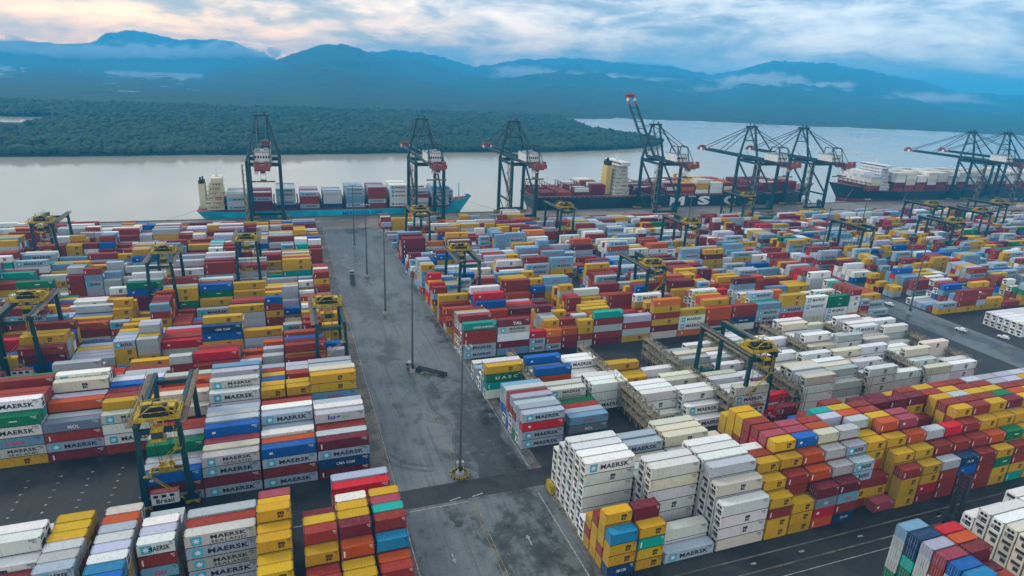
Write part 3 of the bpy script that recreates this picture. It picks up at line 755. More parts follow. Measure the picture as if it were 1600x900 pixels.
RF(19, 194.6, L20, ['ryyr', 'xxxxy', 'xxxxxr', 'xxxxxxr', 'xxxxxxy', 'xxxxxxr', 'xxxxxxl', 'xxxxxxl', 'xxxxxe', 'yey'])
RF(20, 201.2, L20, ['yrry', 'xxxyr', 'xxxxry', 'xxxxxxy', 'xxxxxxe', 'xxxxxxe', 'xxxxxxy', 'xxxxxxl', 'xxxxxy', 'ryr'])
RF(21, 207.8, L20, ['rryy', 'xxxyr', 'xxxxry', 'xxxxxxr', 'xxxxxxe', 'xxxxxxy', 'xxxxxxy', 'xxxxxxl', 'xxxxxr', 'ryy'])
RF(22, 214.4, L20, ['rryy', 'xxxyr', 'xxxxry', 'xxxxxxr', 'xxxxxxe', 'xxxxxxy', 'xxxxxxy', 'xxxxxxl', 'xxxxxr', 'ryy'])
# --- right, corner stacks nearest the camera
def RC(ci, x, L, rows, r0=0): column('corner', 'right', ci, x, L, 56.0, rows, 2.75, 'gGGteydrb', -1, r0)
RC(0, 112.9, L20, ['ttGdu', 'GtGxb', 'tGGrp', 'ttGGl', 'tetnn', 'eGGGs'], 0)
RC(1, 119.6, L20, ['xxxr', 'xxxd', 'xxxrd', 'xxxro', 'xxxrR'], 0)
RC(2, 137.6, L40, ['cccc', 'cccc', 'cccc', 'cccc', 'cccw', 'ccww', 'ccw'], 0)
RC(3, 150.4, L40, ['cccc', 'cccc', 'cccc', 'cccc', 'cccw', 'ccww', 'ccww'], 0)
stack(128.0, 121.3, L20, 'd', 'right', 'handler', 8, 0, z=8.2)

# --- right, second block and the reefer rows between the racks
def R2(ci, x, L, y0, rows, pal='ggGwWrs'): column('second', 'right', ci, x, L, y0, rows, 2.75, pal, -1, 0)
R2(0, 55.7, L40, 136.6, ['ggRg', 'xgxg', 'exxg', 'xxrl', 'bxrr', 'wbxG', 'xbGs'])
R2(1, 71.3, L40, 140.0, ['ks', 'bl', 'Gr', 'ge'])
def RR(ci, x, L, y0, rows, pal='wwwWWcc'): column('rack', 'right', ci, x, L, y0, rows, 2.85, pal, -1, 0)
R2(2, 69.6, L40, 151.4, ['gGi', 'Wwm', 'ww'])
R2(3, 83.5, L40, 150.7, ['Www', 'wcw', 'www', 'ww'])
def R2b(ci, x, L, y0, rows, pal='ggGwWrs'): column('third', 'right', ci, x, L, y0, rows, 2.75, pal, -1, 0)
R2b(0, 54.6, L40, 165.8, ['wtUy', 'xxxw', 'ww', 'w', 'xg', 'xW'])
R2b(1, 68.7, L40, 160.6, ['Wmob', 'xww', '', 'xxxb', 'xx', 'xw', 'xx'])
R2b(2, 81.2, L40, 162.2, ['Ww', 'ww', 'wwW', 'www', 'ww', 'w'])
rr = random.Random(44)
RACKX = [67.0, 93.4, 119.7, 146.0, 172.3, 198.6, 224.9]
ci = 0
for bi, (ya, first) in enumerate(((133.0, 1), (158.0, 1))):
    for ri, rx in enumerate(RACKX[:-1]):
        if ri < first: continue
        for sl in range(2):
            x = rx + 1.7 + sl * 12.35
            rows = []
            base = rr.choice((2, 2, 3, 3, 4))
            for r in range(7):
                n = max(0, min(4, base + rr.choice((-1, -1, 0, 0, 0, 1))))
                rows.append(''.join(rr.choice('wwwwwWccG') for _ in range(n)))
            if bi == 0 and ri == 1: rows = [['', '', 'W', 'www', 'wcw', 'wwW', 'cc'], ['W', 'wW', 'www', 'cwW', '', 'wwc', 'WWc']][sl]
            if bi == 0 and ri == 2: rows = [['cWWc', 'cWW', 'iWW', 'ww', 'www', 'ccc', 'wc'], ['R', 'xR', '', 'c', 'or', 'ww', 'ww']][sl]; rows = [fillx(s, 'rwo') for s in rows]
            if bi == 1 and ri == 1: rows = [['yy', 'Oy', 'yoy', 'wO', 'oy', '', ''], ['w', 'ww', 'w', '', '', '', '']][sl]
            column(('front' if bi == 0 else 'back') + ' rack', 'right', ri * 2 + sl, x, L40, ya, rows, 2.85, 'wwcW', -1, 0)
# a few high white stacks and the dark stacks beyond the side road
def SR(ci, x, L, y0, rows, pal=PR): column('corner', 'side', ci, x, L, y0, rows, 2.75, pal, -1, 0)

# --- the RTG blocks behind, filled bay by bay
def yard(side, block, y0, x0, x1, pal, r, hmax=5, front=None, gaps=(), dens=1.0, twenty=0.45):
    x = x0; ci = 0; calm = [c for c in pal if c not in 'ROebtn']; step = 1 if x1 > x0 else -1
    while (x - x1) * step < 0:
        L = L20 if r.random() < twenty else L40
        xx = x if step > 0 else x - L
        hb = r.choice((2, 3, 3, 4, 4, hmax)); dom = r.choice(pal if r.random() < .3 else calm)
        if any(a < xx < b2 for a, b2 in gaps): hb = 0
        if r.random() > dens: hb = r.choice((0, 1))
        for ri in range(6):
            n = max(0, min(hmax, hb + r.choice((-2, -1, 0, 0, 0, 1))))
            dd = dom if r.random() < 0.65 else r.choice(pal)
            s = ''.join(dd if r.random() < 0.5 else r.choice(pal) for _ in range(n))
            if L < 7: s = s.replace('W', 'G').replace('m', 'G').replace('i', 'G')
            if front and ri == 0 and ci < len(front):
                L, s = front[ci]; xx = x if step > 0 else x - L
            elif front and ci < len(front): L = front[ci][0]; xx = x if step > 0 else x - L
            if s: stack(xx, y0 + ri * 2.75, L, s, side, block, ci, ri, doors=1 if side == 'left' else -1)
        x += step * (L + (0.42 if L > 7 else 0.36)); ci += 1
r = random.Random(99)
LB = ['fourth', 'fifth', 'sixth', 'seventh', 'eighth', 'ninth', 'tenth', 'eleventh', 'twelfth']
for k in range(2, 11):
    y0 = 137.4 + 25 * k
    left = -(y0 * 0.40 + 40)
    pal = ['rrrddyyyggGWWboRbl', 'rrrdyyyggGWRlbnb', 'rrrdoyyyggGWlbsR', 'rrrdyyywwGgglbeo', 'rrrddyyGGlwgst', 'rrryygGlrwsbt', 'rrrdyyGlrwbs', 'rrdyyGlrwb', 'rrdyyGlwb'][k - 2]
    if k == 10:
        yard('left', LB[8], y0, 15.2, -72, pal, r, 2); yard('left', LB[8], y0, -74, left, pal, r, 3)
    else: yard('left', LB[k - 2], y0, 15.2, left, pal, r, 5 if k < 9 else 4)
fr3 = [(L40, 'ggrrC'), (L40, 'sdwmT'), (L20, 'ggR'), (L20, 'goO'), (L20, 'dro'), (L20, 'Gryy'), (L40, 'drGrt'), (L40, 'yGrl'), (L40, 'cdyryO'), (L40, 'OWWy'), (L40, 'wroo'), (L40, 'wnrr'), (L40, 'dggs'), (L40, 'wRgyy'), (L40, 'cwWW'), (L40, 'WWee')]
for k in range(0, 9):
    hm = 5 if k < 6 else (4 if k == 6 else 3)
    y0 = 195.4 + 24 * k
    pal = ['yyyyrrrroOOggwWbtRd', 'yyyyyrrrroogGswdRb', 'yyyrrrodgggsswbR', 'yyyrrrodggggsswwb', 'yyrrrodgggsswwlb', 'yyyrrdgggsswwlObd', 'yyyrrrdgggsswwlbe', 'yyyrrrdoggsslwwb', 'yyyyrrroogglwwe'][k]
    yard('right', ['fourth', 'fifth', 'sixth', 'seventh', 'eighth', 'ninth', 'tenth', 'eleventh', 'twelfth'][k], y0, 55.4, 256 if k < 8 else 145, pal, r, hm, front=fr3 if k == 0 else None, dens=0.9)
for k in range(0, 9):
    y0 = 165.4 + 24 * k
    pal = 'yyyrrrdgggssslwwbRed' if k > 0 else 'wwwwwc'
    yard('side', 'side ' + ORD[k], y0 - (6 if k == 0 else 0), 281 if k > 0 else 292, 300 + y0 * 1.25, pal, r, (4 if k < 6 else 3) if k > 0 else 2, dens=0.9)
# dark red stack and the high blocks by the side road

def add_ship_stack(x, y, z, L, codes):
    for c in codes:
        h = height(c, L); BOX.append(dict(x=x, y=y, z=z, L=L, h=h, c=c, ship=True)); z += h + 0.02

# ------------------------------------------------------------------ ship-to-shore quay cranes
def sts_parts(root, boom_up=0.0):
    W2 = 9.2; G = 26.0; ZG = 41.0
    def part(name, fn, mats, parent=root, loc=None):
        mb = MB(); fn(mb); return mb.build(name, mats, parent, loc)
    for sx in (-W2, W2):
        for y in (0, G):
            part('leg', lambda m: (m.bar((sx, y, 2.2), (sx, y, ZG), 2.1, 1.9, 0, None, 1.8, 1.6), m.box(sx - 1.1, y - 1.0, 12.6, sx + 1.1, y + 1.0, 14.2)), [M_TEAL])
            def bog(m, sx=sx, y=y):
                m.box(sx - 3.6, y - .7, 1.2, sx + 3.6, y + .7, 2.3, 0)
                for k in range(4):
                    cx = sx - 2.9 + k * 1.93
                    m.cyl((cx, y - .35, .42), (cx, y + .35, .42), .42, 10, 1); m.box(cx - .75, y - .45, .55, cx + .75, y + .45, 1.25, 0)
            part('bogie', bog, [M_YEL, M_DARK])
    for y in (0, G):
        part('sill_beam', lambda m: m.box(-W2 + .8, y - .6, 2.32, W2 - .8, y + .6, 3.9), [M_TEAL])
        part('portal_beam', lambda m: m.box(-W2, y - .62, ZG - 3.2, W2, y + .62, ZG - 1.0), [M_TEAL])
    for sx in (-W2, W2):
        part('tie_beam', lambda m: m.box(sx - .5, .7, 12.8, sx + .5, G - .7, 14.0), [M_TEAL])
        part('top_beam', lambda m: m.box(sx - .55, .7, ZG - 3.0, sx + .55, G - .7, ZG - 1.4), [M_TEAL])
        part('diagonal_brace', lambda m: m.bar((sx, G - .6, ZG - 3.4), (sx, .8, 15.0), 1.0), [M_TEAL])
        part('diagonal_brace', lambda m: m.bar((sx, G - .6, 12.6), (sx, 12.0, 3.6), .5), [M_TEAL])
    for sx in (-3.4, 3.4):
        part('girder', lambda m: (m.box(sx - .6, -27, ZG - .9, sx + .6, G + 3, ZG + 1.3), m.box(sx - 1.5 if sx < 0 else sx + .6, -27, ZG + .2, sx - .6 if sx < 0 else sx + 1.5, G + 3, ZG + .32, 1)), [M_TEAL, M_RUSTB])
    part('backreach_end', lambda m: (m.box(-4.2, -29, ZG - 1.0, 4.2, -26.9, ZG + 1.5), m.box(-3.2, -29.6, ZG + 1.5, -1.4, -27.6, ZG + 3.6), m.box(1.4, -29.6, ZG + 1.5, 3.2, -27.6, ZG + 3.6)), [M_RED])
    part('backreach_walkway', lambda m: [m.box(s * 4.2 - .15, -27, ZG + 2.2, s * 4.2 + .15, -14, ZG + 2.35) for s in (-1, 1)] + [m.box(s * 4.2 - .1, y, ZG - .5, s * 4.2 + .1, y + .2, ZG + 2.2) for s in (-1, 1) for y in range(-26, -13, 2)] + [m.box(-4.1, -25, ZG - 2.4, 4.1, -23.5, ZG - .95), m.box(-4.1, -18, ZG - 2.2, 4.1, -17, ZG - .95)], [M_RED])
    def house(m):
        m.box(-4.6, -13, ZG + 1.4, 4.6, 1.5, ZG + 6.6, 0); m.box(-4.9, -13.3, ZG + 6.6, 4.9, 1.8, ZG + 6.95, 1)
        for k in range(6): m.box(-4.0 + k * 1.45, -13.06, ZG + 3.2, -3.1 + k * 1.45, -13.0, ZG + 4.6, 2)
        for k in range(6): m.box(4.6, -12 + k * 2.2, ZG + 3.2, 4.66, -10.8 + k * 2.2, ZG + 4.6, 2)
        m.box(-3.5, -11, ZG + 6.95, -1.0, -8, ZG + 8.2, 1); m.box(1, -6, ZG + 6.95, 3.2, -3, ZG + 8.0, 1)
        m.box(-6.4, -14.2, ZG + 1.2, 6.4, -13.1, ZG + 1.35, 1)
        for k in range(9): m.box(-6.3 + k * 1.55, -14.2, ZG + 1.35, -6.22 + k * 1.55, -14.12, ZG + 2.5, 1)
    part('machinery_house', house, [M_WHITE, M_STEEL, M_GLASS])
    def fr(m):
        for sx in (-4.2, 4.2):
            m.bar((sx, -16, ZG + 1.3), (sx, -12, ZG + 12), .5); m.bar((sx, -2, ZG + 1.3), (sx, -4, ZG + 12), .5); m.bar((sx, -12, ZG + 12), (sx, -4, ZG + 12), .5)
            m.bar((sx, -22, ZG + 1.2), (sx, -12, ZG + 12), .35)
        m.bar((-4.2, -12, ZG + 12), (4.2, -12, ZG + 12), .5)
    part('hoist_frame', fr, [M_TEAL])
    AP = (0, G + 1.0, 65.6)
    for s in (-1, 1):
        part('a_frame_leg', lambda m: m.bar((s * W2, G, ZG), (s * 3.2, AP[1], AP[2]), 1.3, 1.3, 0, None, 1.1, 1.1), [M_TEAL])
        part('a_frame_leg', lambda m: m.bar((s * W2, 2, ZG), (s * 3.2, AP[1] - 1.2, AP[2] - .4), .85), [M_TEAL])
        part('backstay', lambda m: m.bar((s * 2.4, -13, ZG + 11.5), (s * 2.4, AP[1] - 1.0, AP[2] - 1), .4), [M_TEAL])
        part('a_frame_brace', lambda m: m.bar((s * 6.0, G + .5, ZG + 13.5), (-s * 4.2, G + .7, ZG + 20), .35), [M_TEAL])
    part('apex_beam', lambda m: (m.box(-4.6, AP[1] - 1.8, AP[2] - .7, 4.6, AP[1] + 1.8, AP[2] + .5), m.box(-2.6, AP[1] - .5, AP[2] + .5, -2.2, AP[1] - .1, AP[2] + 3), m.box(1.6, AP[1] - .5, AP[2] + .5, 2.6, AP[1] + .5, AP[2] + 1.8)), [M_TEAL])
    part('cross_tie', lambda m: m.box(-5.4, G + .1, ZG + 13, 5.4, G + .8, ZG + 13.8), [M_TEAL])
    # boom, hinged on the waterside
    BL = 60.0
    def boom(m):
        for sx in (-3.2, 3.2):
            m.box(sx - .5, 0, -.8, sx + .5, BL - 9, 1.1, 0)
            m.bar((sx, 0, 1.1), (sx, 3, 3.6), .3, mi=0)
        for y in range(6, int(BL) - 9, 7): m.box(-3.2, y, -.2, 3.2, y + .4, .4, 0); m.box(-3.9, y - .1, 1.1, -3.8, y, 2.3, 0)
        m.box(-4.4, 0, 1.12, -3.72, BL - 9, 1.22, 0)
    bo = part('boom', boom, [M_TEAL], root, (0, G + 3.2, ZG))
    tip = MB()
    for sx in (-3.2, 3.2):
        tip.box(sx - .5, BL - 9, -.8, sx + .5, BL - 5, 1.1, 0); tip.box(sx - .5, BL - 5, -.8, sx + .5, BL - 2.4, 1.1, 1); tip.box(sx - .5, BL - 2.4, -.8, sx + .5, BL, 1.1, 0)
    tip.box(-4.2, BL, -1.0, 4.2, BL + 1.4, 1.5, 0); tip.box(-2.4, BL - .6, 1.5, 2.4, BL + 1, 2.9, 0)
    tip.build('boom_tip', [M_RED, M_WHITE], bo)
    bo.rotation_euler = (boom_up, 0, 0)
    c, s_ = math.cos(boom_up), math.sin(boom_up)
    if boom_up < 0.1:
        for f in (0.52, 0.93):
            for s in (-1, 1):
                part('forestay', lambda m: m.bar((s * 2.9, AP[1] + .6, AP[2] - .3), (s * 3.2, G + 3.2 + BL * f * c, ZG + 1.1 + BL * f * s_), .45), [M_TEAL])
    else:
        for s in (-1, 1):
            a = Vector((s * 2.9, AP[1] + .6, AP[2] - .3)); b2 = Vector((s * 3.2, G + 3.2 + BL * .45 * c, ZG + 1.1 + BL * .45 * s_))
            part('forestay', lambda m: m.bar(a, b2, .34), [M_TEAL])
    # trolley with cab and spreader
    tr = part('trolley', lambda m: (m.box(-3.9, -3, -1.5, 3.9, 3, -.95, 0), m.box(-3.0, -2.4, -.95, 3.0, 2.2, .6, 0), m.box(-4.4, -4.6, -4.4, -2.4, -3.2, -1.8, 1)), [M_RED, M_WHITE], root, (0, -19, ZG))
    MB().box(-1.3, -4.4, -4.4, 1.3, -2.2, -1.6, 0).box(-1.2, -4.5, -3.6, 1.2, -4.4, -2.2, 1).build('operator_cab', [M_WHITE, M_GLASS], tr)
    sp = MB(); sp.box(-6.1, -1.1, -9.4, 6.1, -.8, -8.9); sp.box(-6.1, .8, -9.4, 6.1, 1.1, -8.9); sp.box(-1.6, -1.1, -9.0, 1.6, 1.1, -8.0)
    for x in (-6.1, 5.8): sp.box(x, -1.2, -9.6, x + .3, 1.2, -8.7)
    for x in (-1.4, 1.4):
        for y in (-.9, .9): sp.bar((x, y, -8), (x, y, -1.4), .1)
    sp.build('spreader', [M_RUSTB], tr)
    def stair(m):
        x = -W2 - 1.9; z = 2.5; k = 0
        for cx in (x - 1.1, x + 1.1):
            for cy in (-1.8, 1.8): m.bar((cx, cy, 2.4), (cx, cy, ZG - 2), .16)
        while z < ZG - 4:
            a, b2 = (-1.6, 1.6) if k % 2 else (1.6, -1.6)
            m.bar((x - .55, a, z), (x - .55, b2, z + 3), .6, .18); m.bar((x - 1.1, a, z + 1), (x - 1.1, b2, z + 4), .14)
            m.bar((x + 1.1, a, z), (x + 1.1, b2, z + 3), .22); m.box(x - 1.2, b2 - .6, z + 3, x + 1.2, b2 + .6, z + 3.12); z += 3; k += 1
    part('stair_tower', stair, [M_LATT])
    part('cable_reel', lambda m: (m.cyl((W2 + 1.2, 6, 6), (W2 + 2.0, 6, 6), 2.4, 14), m.box(W2 + .6, 5, 2.4, W2 + 2.2, 7, 4)), [M_TEALL])
QC = [(-20.5, 'first from the left, behind the stern of the cyan ship'), (80.5, 'second from the left, by the bow of the cyan ship'), (146.5, 'third from the left, alone between the two ships'),
      (263, 'with its boom raised over the dark hull'), (354, 'left of the pair at the dark ship'), (408, 'right of the pair at the dark ship'), (612, 'left of the two at the far right ship'), (662, 'rightmost of all, over the far right ship')]
proto = None
for xl, lab in QC:
    lab2 = 'teal quay crane, ' + lab
    if xl == 263:
        root = empty('quay_crane', (xl + 9.2, 405.5, 0), lab2, 'crane', 'quay cranes along the water'); sts_parts(root, math.radians(46)); continue
    if proto is None:
        proto = root = empty('quay_crane', (xl + 9.2, 405.5, 0), lab2, 'crane', 'quay cranes along the water'); sts_parts(root)
    else:
        root = copy_tree(proto); root.location = (xl + 9.2, 405.5, 0); root['label'] = lab2

# ------------------------------------------------------------------ rubber-tyred gantry cranes in the yard
def rtg_parts(root, tpos, sz):
    W2 = 4.6; G = 23.6; ZT = 21.5
    def part(name, fn, mats, parent=root, loc=None):
        mb = MB(); fn(mb); return mb.build(name, mats, parent, loc)
    for y in (0, G):
        part('sill_beam', lambda m: m.box(-W2 - 1.6, y - .45, 1.5, W2 + 1.6, y + .45, 2.5), [M_TEAL])
        for sx in (-1, 1):
            def bog(m):
                m.box(sx * (W2 + .2) - 1.5, y - .5, .9, sx * (W2 + .2) + 1.5, y + .5, 1.5, 1)
                for k in (-1, 1):
                    cx = sx * (W2 + .2) + k * 1.05; m.cyl((cx, y - .34, .8), (cx, y + .34, .8), .8, 14, 0); m.cyl((cx, y - .38, .8), (cx, y + .38, .8), .36, 10, 1)
            part('bogie', bog, [M_DARK, M_YEL])
            part('leg', lambda m: m.bar((sx * W2, y, 2.5), (sx * (W2 - .5), y, ZT - .8), 1.25, 1.0, 0, None, 1.0, .9), [M_TEAL])
        part('cross_beam', lambda m: m.box(-W2, y - .4, ZT - 2.0, W2, y + .4, ZT - .9), [M_TEAL])
    for sx in (-1, 1):
        part('girder', lambda m: m.box(sx * (W2 - .6) - .45, -1.2, ZT - .8, sx * (W2 - .6) + .45, G + 1.2, ZT + .8), [M_TEAL])
        def walk(m):
            x = sx * (W2 + .55); m.box(x - .65, -1.2, ZT + .5, x + .65, G + 1.2, ZT + .62)
            m.box(x + sx * .6 - .04, -1.2, ZT + 1.55, x + sx * .6 + .04, G + 1.2, ZT + 1.65)
            for k in range(13): m.box(x + sx * .6 - .04, -1 + k * 2.0, ZT + .62, x + sx * .6 + .04, -.9 + k * 2.0, ZT + 1.55)
        part('walkway', walk, [M_RUSTB])
    rs = random.Random(5)
    def tro(m):
        m.box(-4.6, -3.2, .85, 4.6, -2.5, 1.7); m.box(-4.6, 2.5, .85, 4.6, 3.2, 1.7); m.box(-4.5, -2.5, .9, -3.6, 2.5, 1.6); m.box(3.6, -2.5, .9, 4.5, 2.5, 1.6)
        m.cyl((-2.9, -.9, 2.5), (1.6, -.9, 2.5), 1.0, 12, 1); m.cyl((-1.2, 1.5, 2.3), (2.9, 1.5, 2.3), .8, 12)
        m.box(1.8, -1.8, 1.6, 3.4, 0, 3.4); m.box(-3.6, .6, 1.6, -1.4, 2.3, 3.1); m.box(-.6, -2.4, 1.6, .9, -1.7, 4.0, 1)
        for x in (-4.5, 4.4): 
            m.box(x, -3.1, 2.9, x + .1, 3.1, 3.0)
            for y in (-3.1, -1.0, 1.0, 3.0): m.box(x, y, 1.7, x + .1, y + .1, 2.9)
        for y in (-3.15, 3.05):
            m.box(-4.5, y, 2.9, 4.5, y + .1, 3.0)
            for k in range(6): m.box(-4.4 + k * 1.7, y, 1.7, -4.3 + k * 1.7, y + .1, 2.9)
    def tro2(m):
        tro(m); m.box(-3.6, -2.5, .92, 3.6, 2.5, 1.05, 1)
        for k in range(9):
            x = rs.uniform(-3.6, 3.0); y = rs.uniform(-2.2, 1.8); m.box(x, y, 1.06, x + rs.uniform(.4, 1.2), y + rs.uniform(.4, 1.0), 1.06 + rs.uniform(.6, 2.6), k % 2)
        m.cyl((-3.2, 2.4, 1.1), (-3.2, 2.4, 4.6), .12, 6, 1); m.bar((-4.0, -2.9, 1.7), (-1.0, -2.9, 4.2), .2); m.bar((4.0, -2.9, 1.7), (1.4, -2.9, 4.2), .2); m.box(-1.0, -3.0, 4.1, 1.4, -2.7, 4.3)
        m.box(-2.4, -3.24, 1.9, 2.4, -3.16, 2.7, 1)
    tr = part('trolley', tro2, [M_YEL, M_DARK], root, (0, tpos, ZT))
    def cab(m):
        m.box(-1.2, -4.8, -3.0, 1.2, -2.6, -.4, 0); m.box(-1.1, -4.86, -2.5, 1.1, -4.8, -1.0, 1); m.box(-1.26, -4.6, -2.4, -1.2, -2.9, -1.0, 1); m.box(1.2, -4.6, -2.4, 1.26, -2.9, -1.0, 1)
        m.box(-1.5, -5.0, -3.2, 1.5, -2.4, -3.0, 0); m.bar((-1.1, -2.8, -.4), (-1.1, -2.8, 1.2), .25); m.bar((1.1, -2.8, -.4), (1.1, -2.8, 1.2), .25)
    part('operator_cab', cab, [M_YEL, M_GLASS], tr)
    def spr(m):
        for y in (-1.0, .75): m.box(-3.4, y, sz, 3.4, y + .25, sz + .45)
        for x in (-3.5, 3.2): m.box(x, -1.2, sz - .2, x + .3, 1.2, sz + .4)
        m.box(-1.5, -1.2, sz + .45, 1.5, 1.2, sz + 1.5); m.cyl((-.9, -.2, sz + 1.9), (-.9, .2, sz + 1.9), .5, 10); m.cyl((.9, -.2, sz + 1.9), (.9, .2, sz + 1.9), .5, 10)
        for x in (-1.9, 1.9):
            for y in (-1, 1): m.bar((x * .5, y * .9, sz + 1.5), (x, y * 1.5, .9), .09, mi=1)
    part('spreader', spr, [M_YEL, M_DARK], tr)
    eh = part('electrical_house', lambda m: (m.box(-3.0, -1.9, 2.52, 2.4, -.5, 5.4, 0), m.box(-3.1, -2.0, 5.4, 2.5, -.4, 5.6, 1), [m.box(-2.5 + k * 1.6, -1.95, 4.3, -1.6 + k * 1.6, -1.9, 5.0, 2) for k in range(3)]), [M_WHITE, M_RED, M_GLASS])
    lm_ = MB(); put_text(lm_, 'Brasil', -2.1, 2.85, 3.6, 1.15, -1.93, 0, None, .03); lm_.build('lettering', M_BLACK, eh)
    part('engine_house', lambda m: (m.box(-2.8, G + .5, 2.52, 2.8, G + 2.2, 4.9), m.box(-1.5, G + .9, 4.9, -.9, G + 1.5, 6.4)), [M_TEALL])
    def stair(m):
        z = 2.6; a = 1; x = W2 - .2
        m.bar((W2 - 1.3, -.9, 2.5), (-W2 + 1.5, -.9, 9.5), .3, .12); m.bar((-W2 + 1.5, -.9, 9.5), (W2 - 1.3, -.9, 15.6), .3, .12)
        m.bar((W2 - 1.3, -1.25, 3.5), (-W2 + 1.5, -1.25, 10.5), .09); m.bar((-W2 + 1.5, -1.25, 10.5), (W2 - 1.3, -1.25, 16.6), .09)
        m.box(-W2 + .6, -1.4, 9.4, -W2 + 2.2, -.5, 9.55); m.box(W2 - 2.0, -1.4, 15.5, W2 - .5, -.5, 15.65); m.bar((W2 - .9, -.9, 15.6), (W2 - .9, -.9, ZT), .14); m.bar((W2 - 1.5, -.9, 15.6), (W2 - 1.5, -.9, ZT), .14)
        for k in range(9): m.box(W2 - 1.5, -.95, 16 + k * .6, W2 - .9, -.85, 16.08 + k * .6)
    part('stair', stair, [M_YEL])
RT = [  # x, y of the near legs, trolley position, spreader height, label
    (-29.2, 136.0, 3.0, -13.5, 'nearest on the left, over the lettered grey stacks'),
    (10.4, 185.6, 16.0, -9.5, 'by the left edge of the main road'),
    (-78.0, 210.6, 15.0, -9.0, 'tall on the left, before the white lettered stacks'),
    (-87.0, 185.6, 12.0, -8.5, 'cut by the left edge of the photo'),
    (-47.5, 262.0, 14.0, -7.0, 'fourth line back on the left, beside small yellow stacks'),
    (-17.5, 287.0, 4.0, -8.0, 'far left, with its yellow trolley end on, behind red stacks'),
    (-106.0, 336.0, 2.0, -6.5, 'far left by the pale water, with trolley at its near end'),
    (70.2, 337.5, 6.0, -7.0, 'far back, just right of the main road'),
    (70.5, 241.5, 18.0, -7.5, 'right of the road above the yellow stacks'),
    (129.6, 133.6, 2.6, -10.5, 'over the white containers between the steel racks'),
    (145.6, 217.5, 4.0, -7.5, 'in the middle of the right yard over yellow stacks'),
    (158.5, 337.5, 5.0, -6.0, 'far back below the stern of the dark ship'),
    (214.0, 289.5, 3.0, -7.0, 'right yard, left of the tall pale blue stacks'),
    (312.0, 361.5, 3.0, -6.0, 'far back below the last white hull letter'),
    (318.0, 265.5, 10.0, -7.0, 'right yard beyond the side road, wide yellow trolley'),
    (392.0, 265.5, 4.0, -7.0, 'right edge, lower of the two near the brown frames'),
    (437.5, 313.5, 6.0, -7.0, 'far right below the dark bow'),
    (452.0, 289.5, 5.0, -7.0, 'far right in front of the brown frames'),
    (505.0, 313.5, 5.0, -7.0, 'rightmost yard crane, at the photo edge'),
]
proto = None
for x, y, tp, sz, lab in RT:
    lab = 'yard gantry crane, ' + lab
    if proto is None:
        proto = root = empty('gantry_crane', (x, y, 0), lab, 'crane', 'gantry cranes over the container blocks'); rtg_parts(root, tp, sz)
    else:
        root = copy_tree(proto); root.location = (x, y, 0); root['label'] = lab
        for ch in root.children:
            if ch.name.startswith('trolley'): ch.location.y = tp

# ------------------------------------------------------------------ ships
def hull(root, x0, x1, yn, beam, deck, bow_rise, mat_side, mat_boot, bow=1, stern_rise=0.0, name='hull', boot=1.0, rake=9.0):
    """lofted hull lying along X; bow=1 points to +X. Waterline at z=-3"""
    n = 40; rows = []
    L = x1 - x0
    for i in range(n + 1):
        u = i / n                                    # 0 stern .. 1 bow
        w = beam / 2 * (1 - max(0, (u - .80) / .20) ** 2.0) * (1 - 0.18 * max(0, (0.10 - u) / 0.10) ** 2)
        ww = beam / 2 * (1 - max(0, (u - .74) / .26) ** 1.7) * (1 - 0.55 * max(0, (0.13 - u) / 0.13) ** 1.5)
        zd = deck + bow_rise * max(0, (u - .88) / .12) ** 1.2 + (bow_rise * .25 if u > .9 else 0) + stern_rise * (1 if u < .06 else 0)
        sx = u * L + rake * max(0, (u - .8) / .2) ** 2
        wx = u * L - rake * .25 * max(0, (u - .8) / .2) ** 2 + (4 * (1 - u / .08) if u < .08 else 0)
        rows.append([(wx, ww * .97, -5), (wx, ww, boot - 3), (sx * .5 + wx * .5, (w + ww) / 2, (zd + boot - 3) / 2), (sx, w, zd), (sx, max(0, w - .35), zd + 0.0)])
    mb = MB(); vs = []; cy = yn + beam / 2
    for side in (-1, 1):
        o = len(vs)
        for r_ in rows:
            for (x, w, z) in r_: vs.append((x0 + x if bow > 0 else x1 - x, cy + side * w, z))
        m5 = 5
        for i in range(n):
            for j in range(4):
                q = (o + i*m5 + j, o + (i+1)*m5 + j, o + (i+1)*m5 + j + 1, o + i*m5 + j + 1)
                if (side > 0) != (bow < 0): q = q[::-1]
                mb.f.append(q); mb.mi.append(1 if j == 0 else (0 if j < 3 else 2)); mb.c.append(None)
    half = (n + 1) * 5
    for i in range(n):
        mb.f.append((i*5 + 4, (i+1)*5 + 4, half + (i+1)*5 + 4, half + i*5 + 4) if bow > 0 else (half + i*5 + 4, half + (i+1)*5 + 4, (i+1)*5 + 4, i*5 + 4)); mb.mi.append(2); mb.c.append(None)
    for i in (0, n):
        for j in range(4):
            mb.f.append((i*5 + j, i*5 + j + 1, half + i*5 + j + 1, half + i*5 + j)); mb.mi.append(1 if j == 0 else 0); mb.c.append(None)
    mb.v = vs
    h = mb.build(name, [mat_side, mat_boot, M_DECK], root)
    for p in h.data.polygons: p.use_smooth = False
    return h
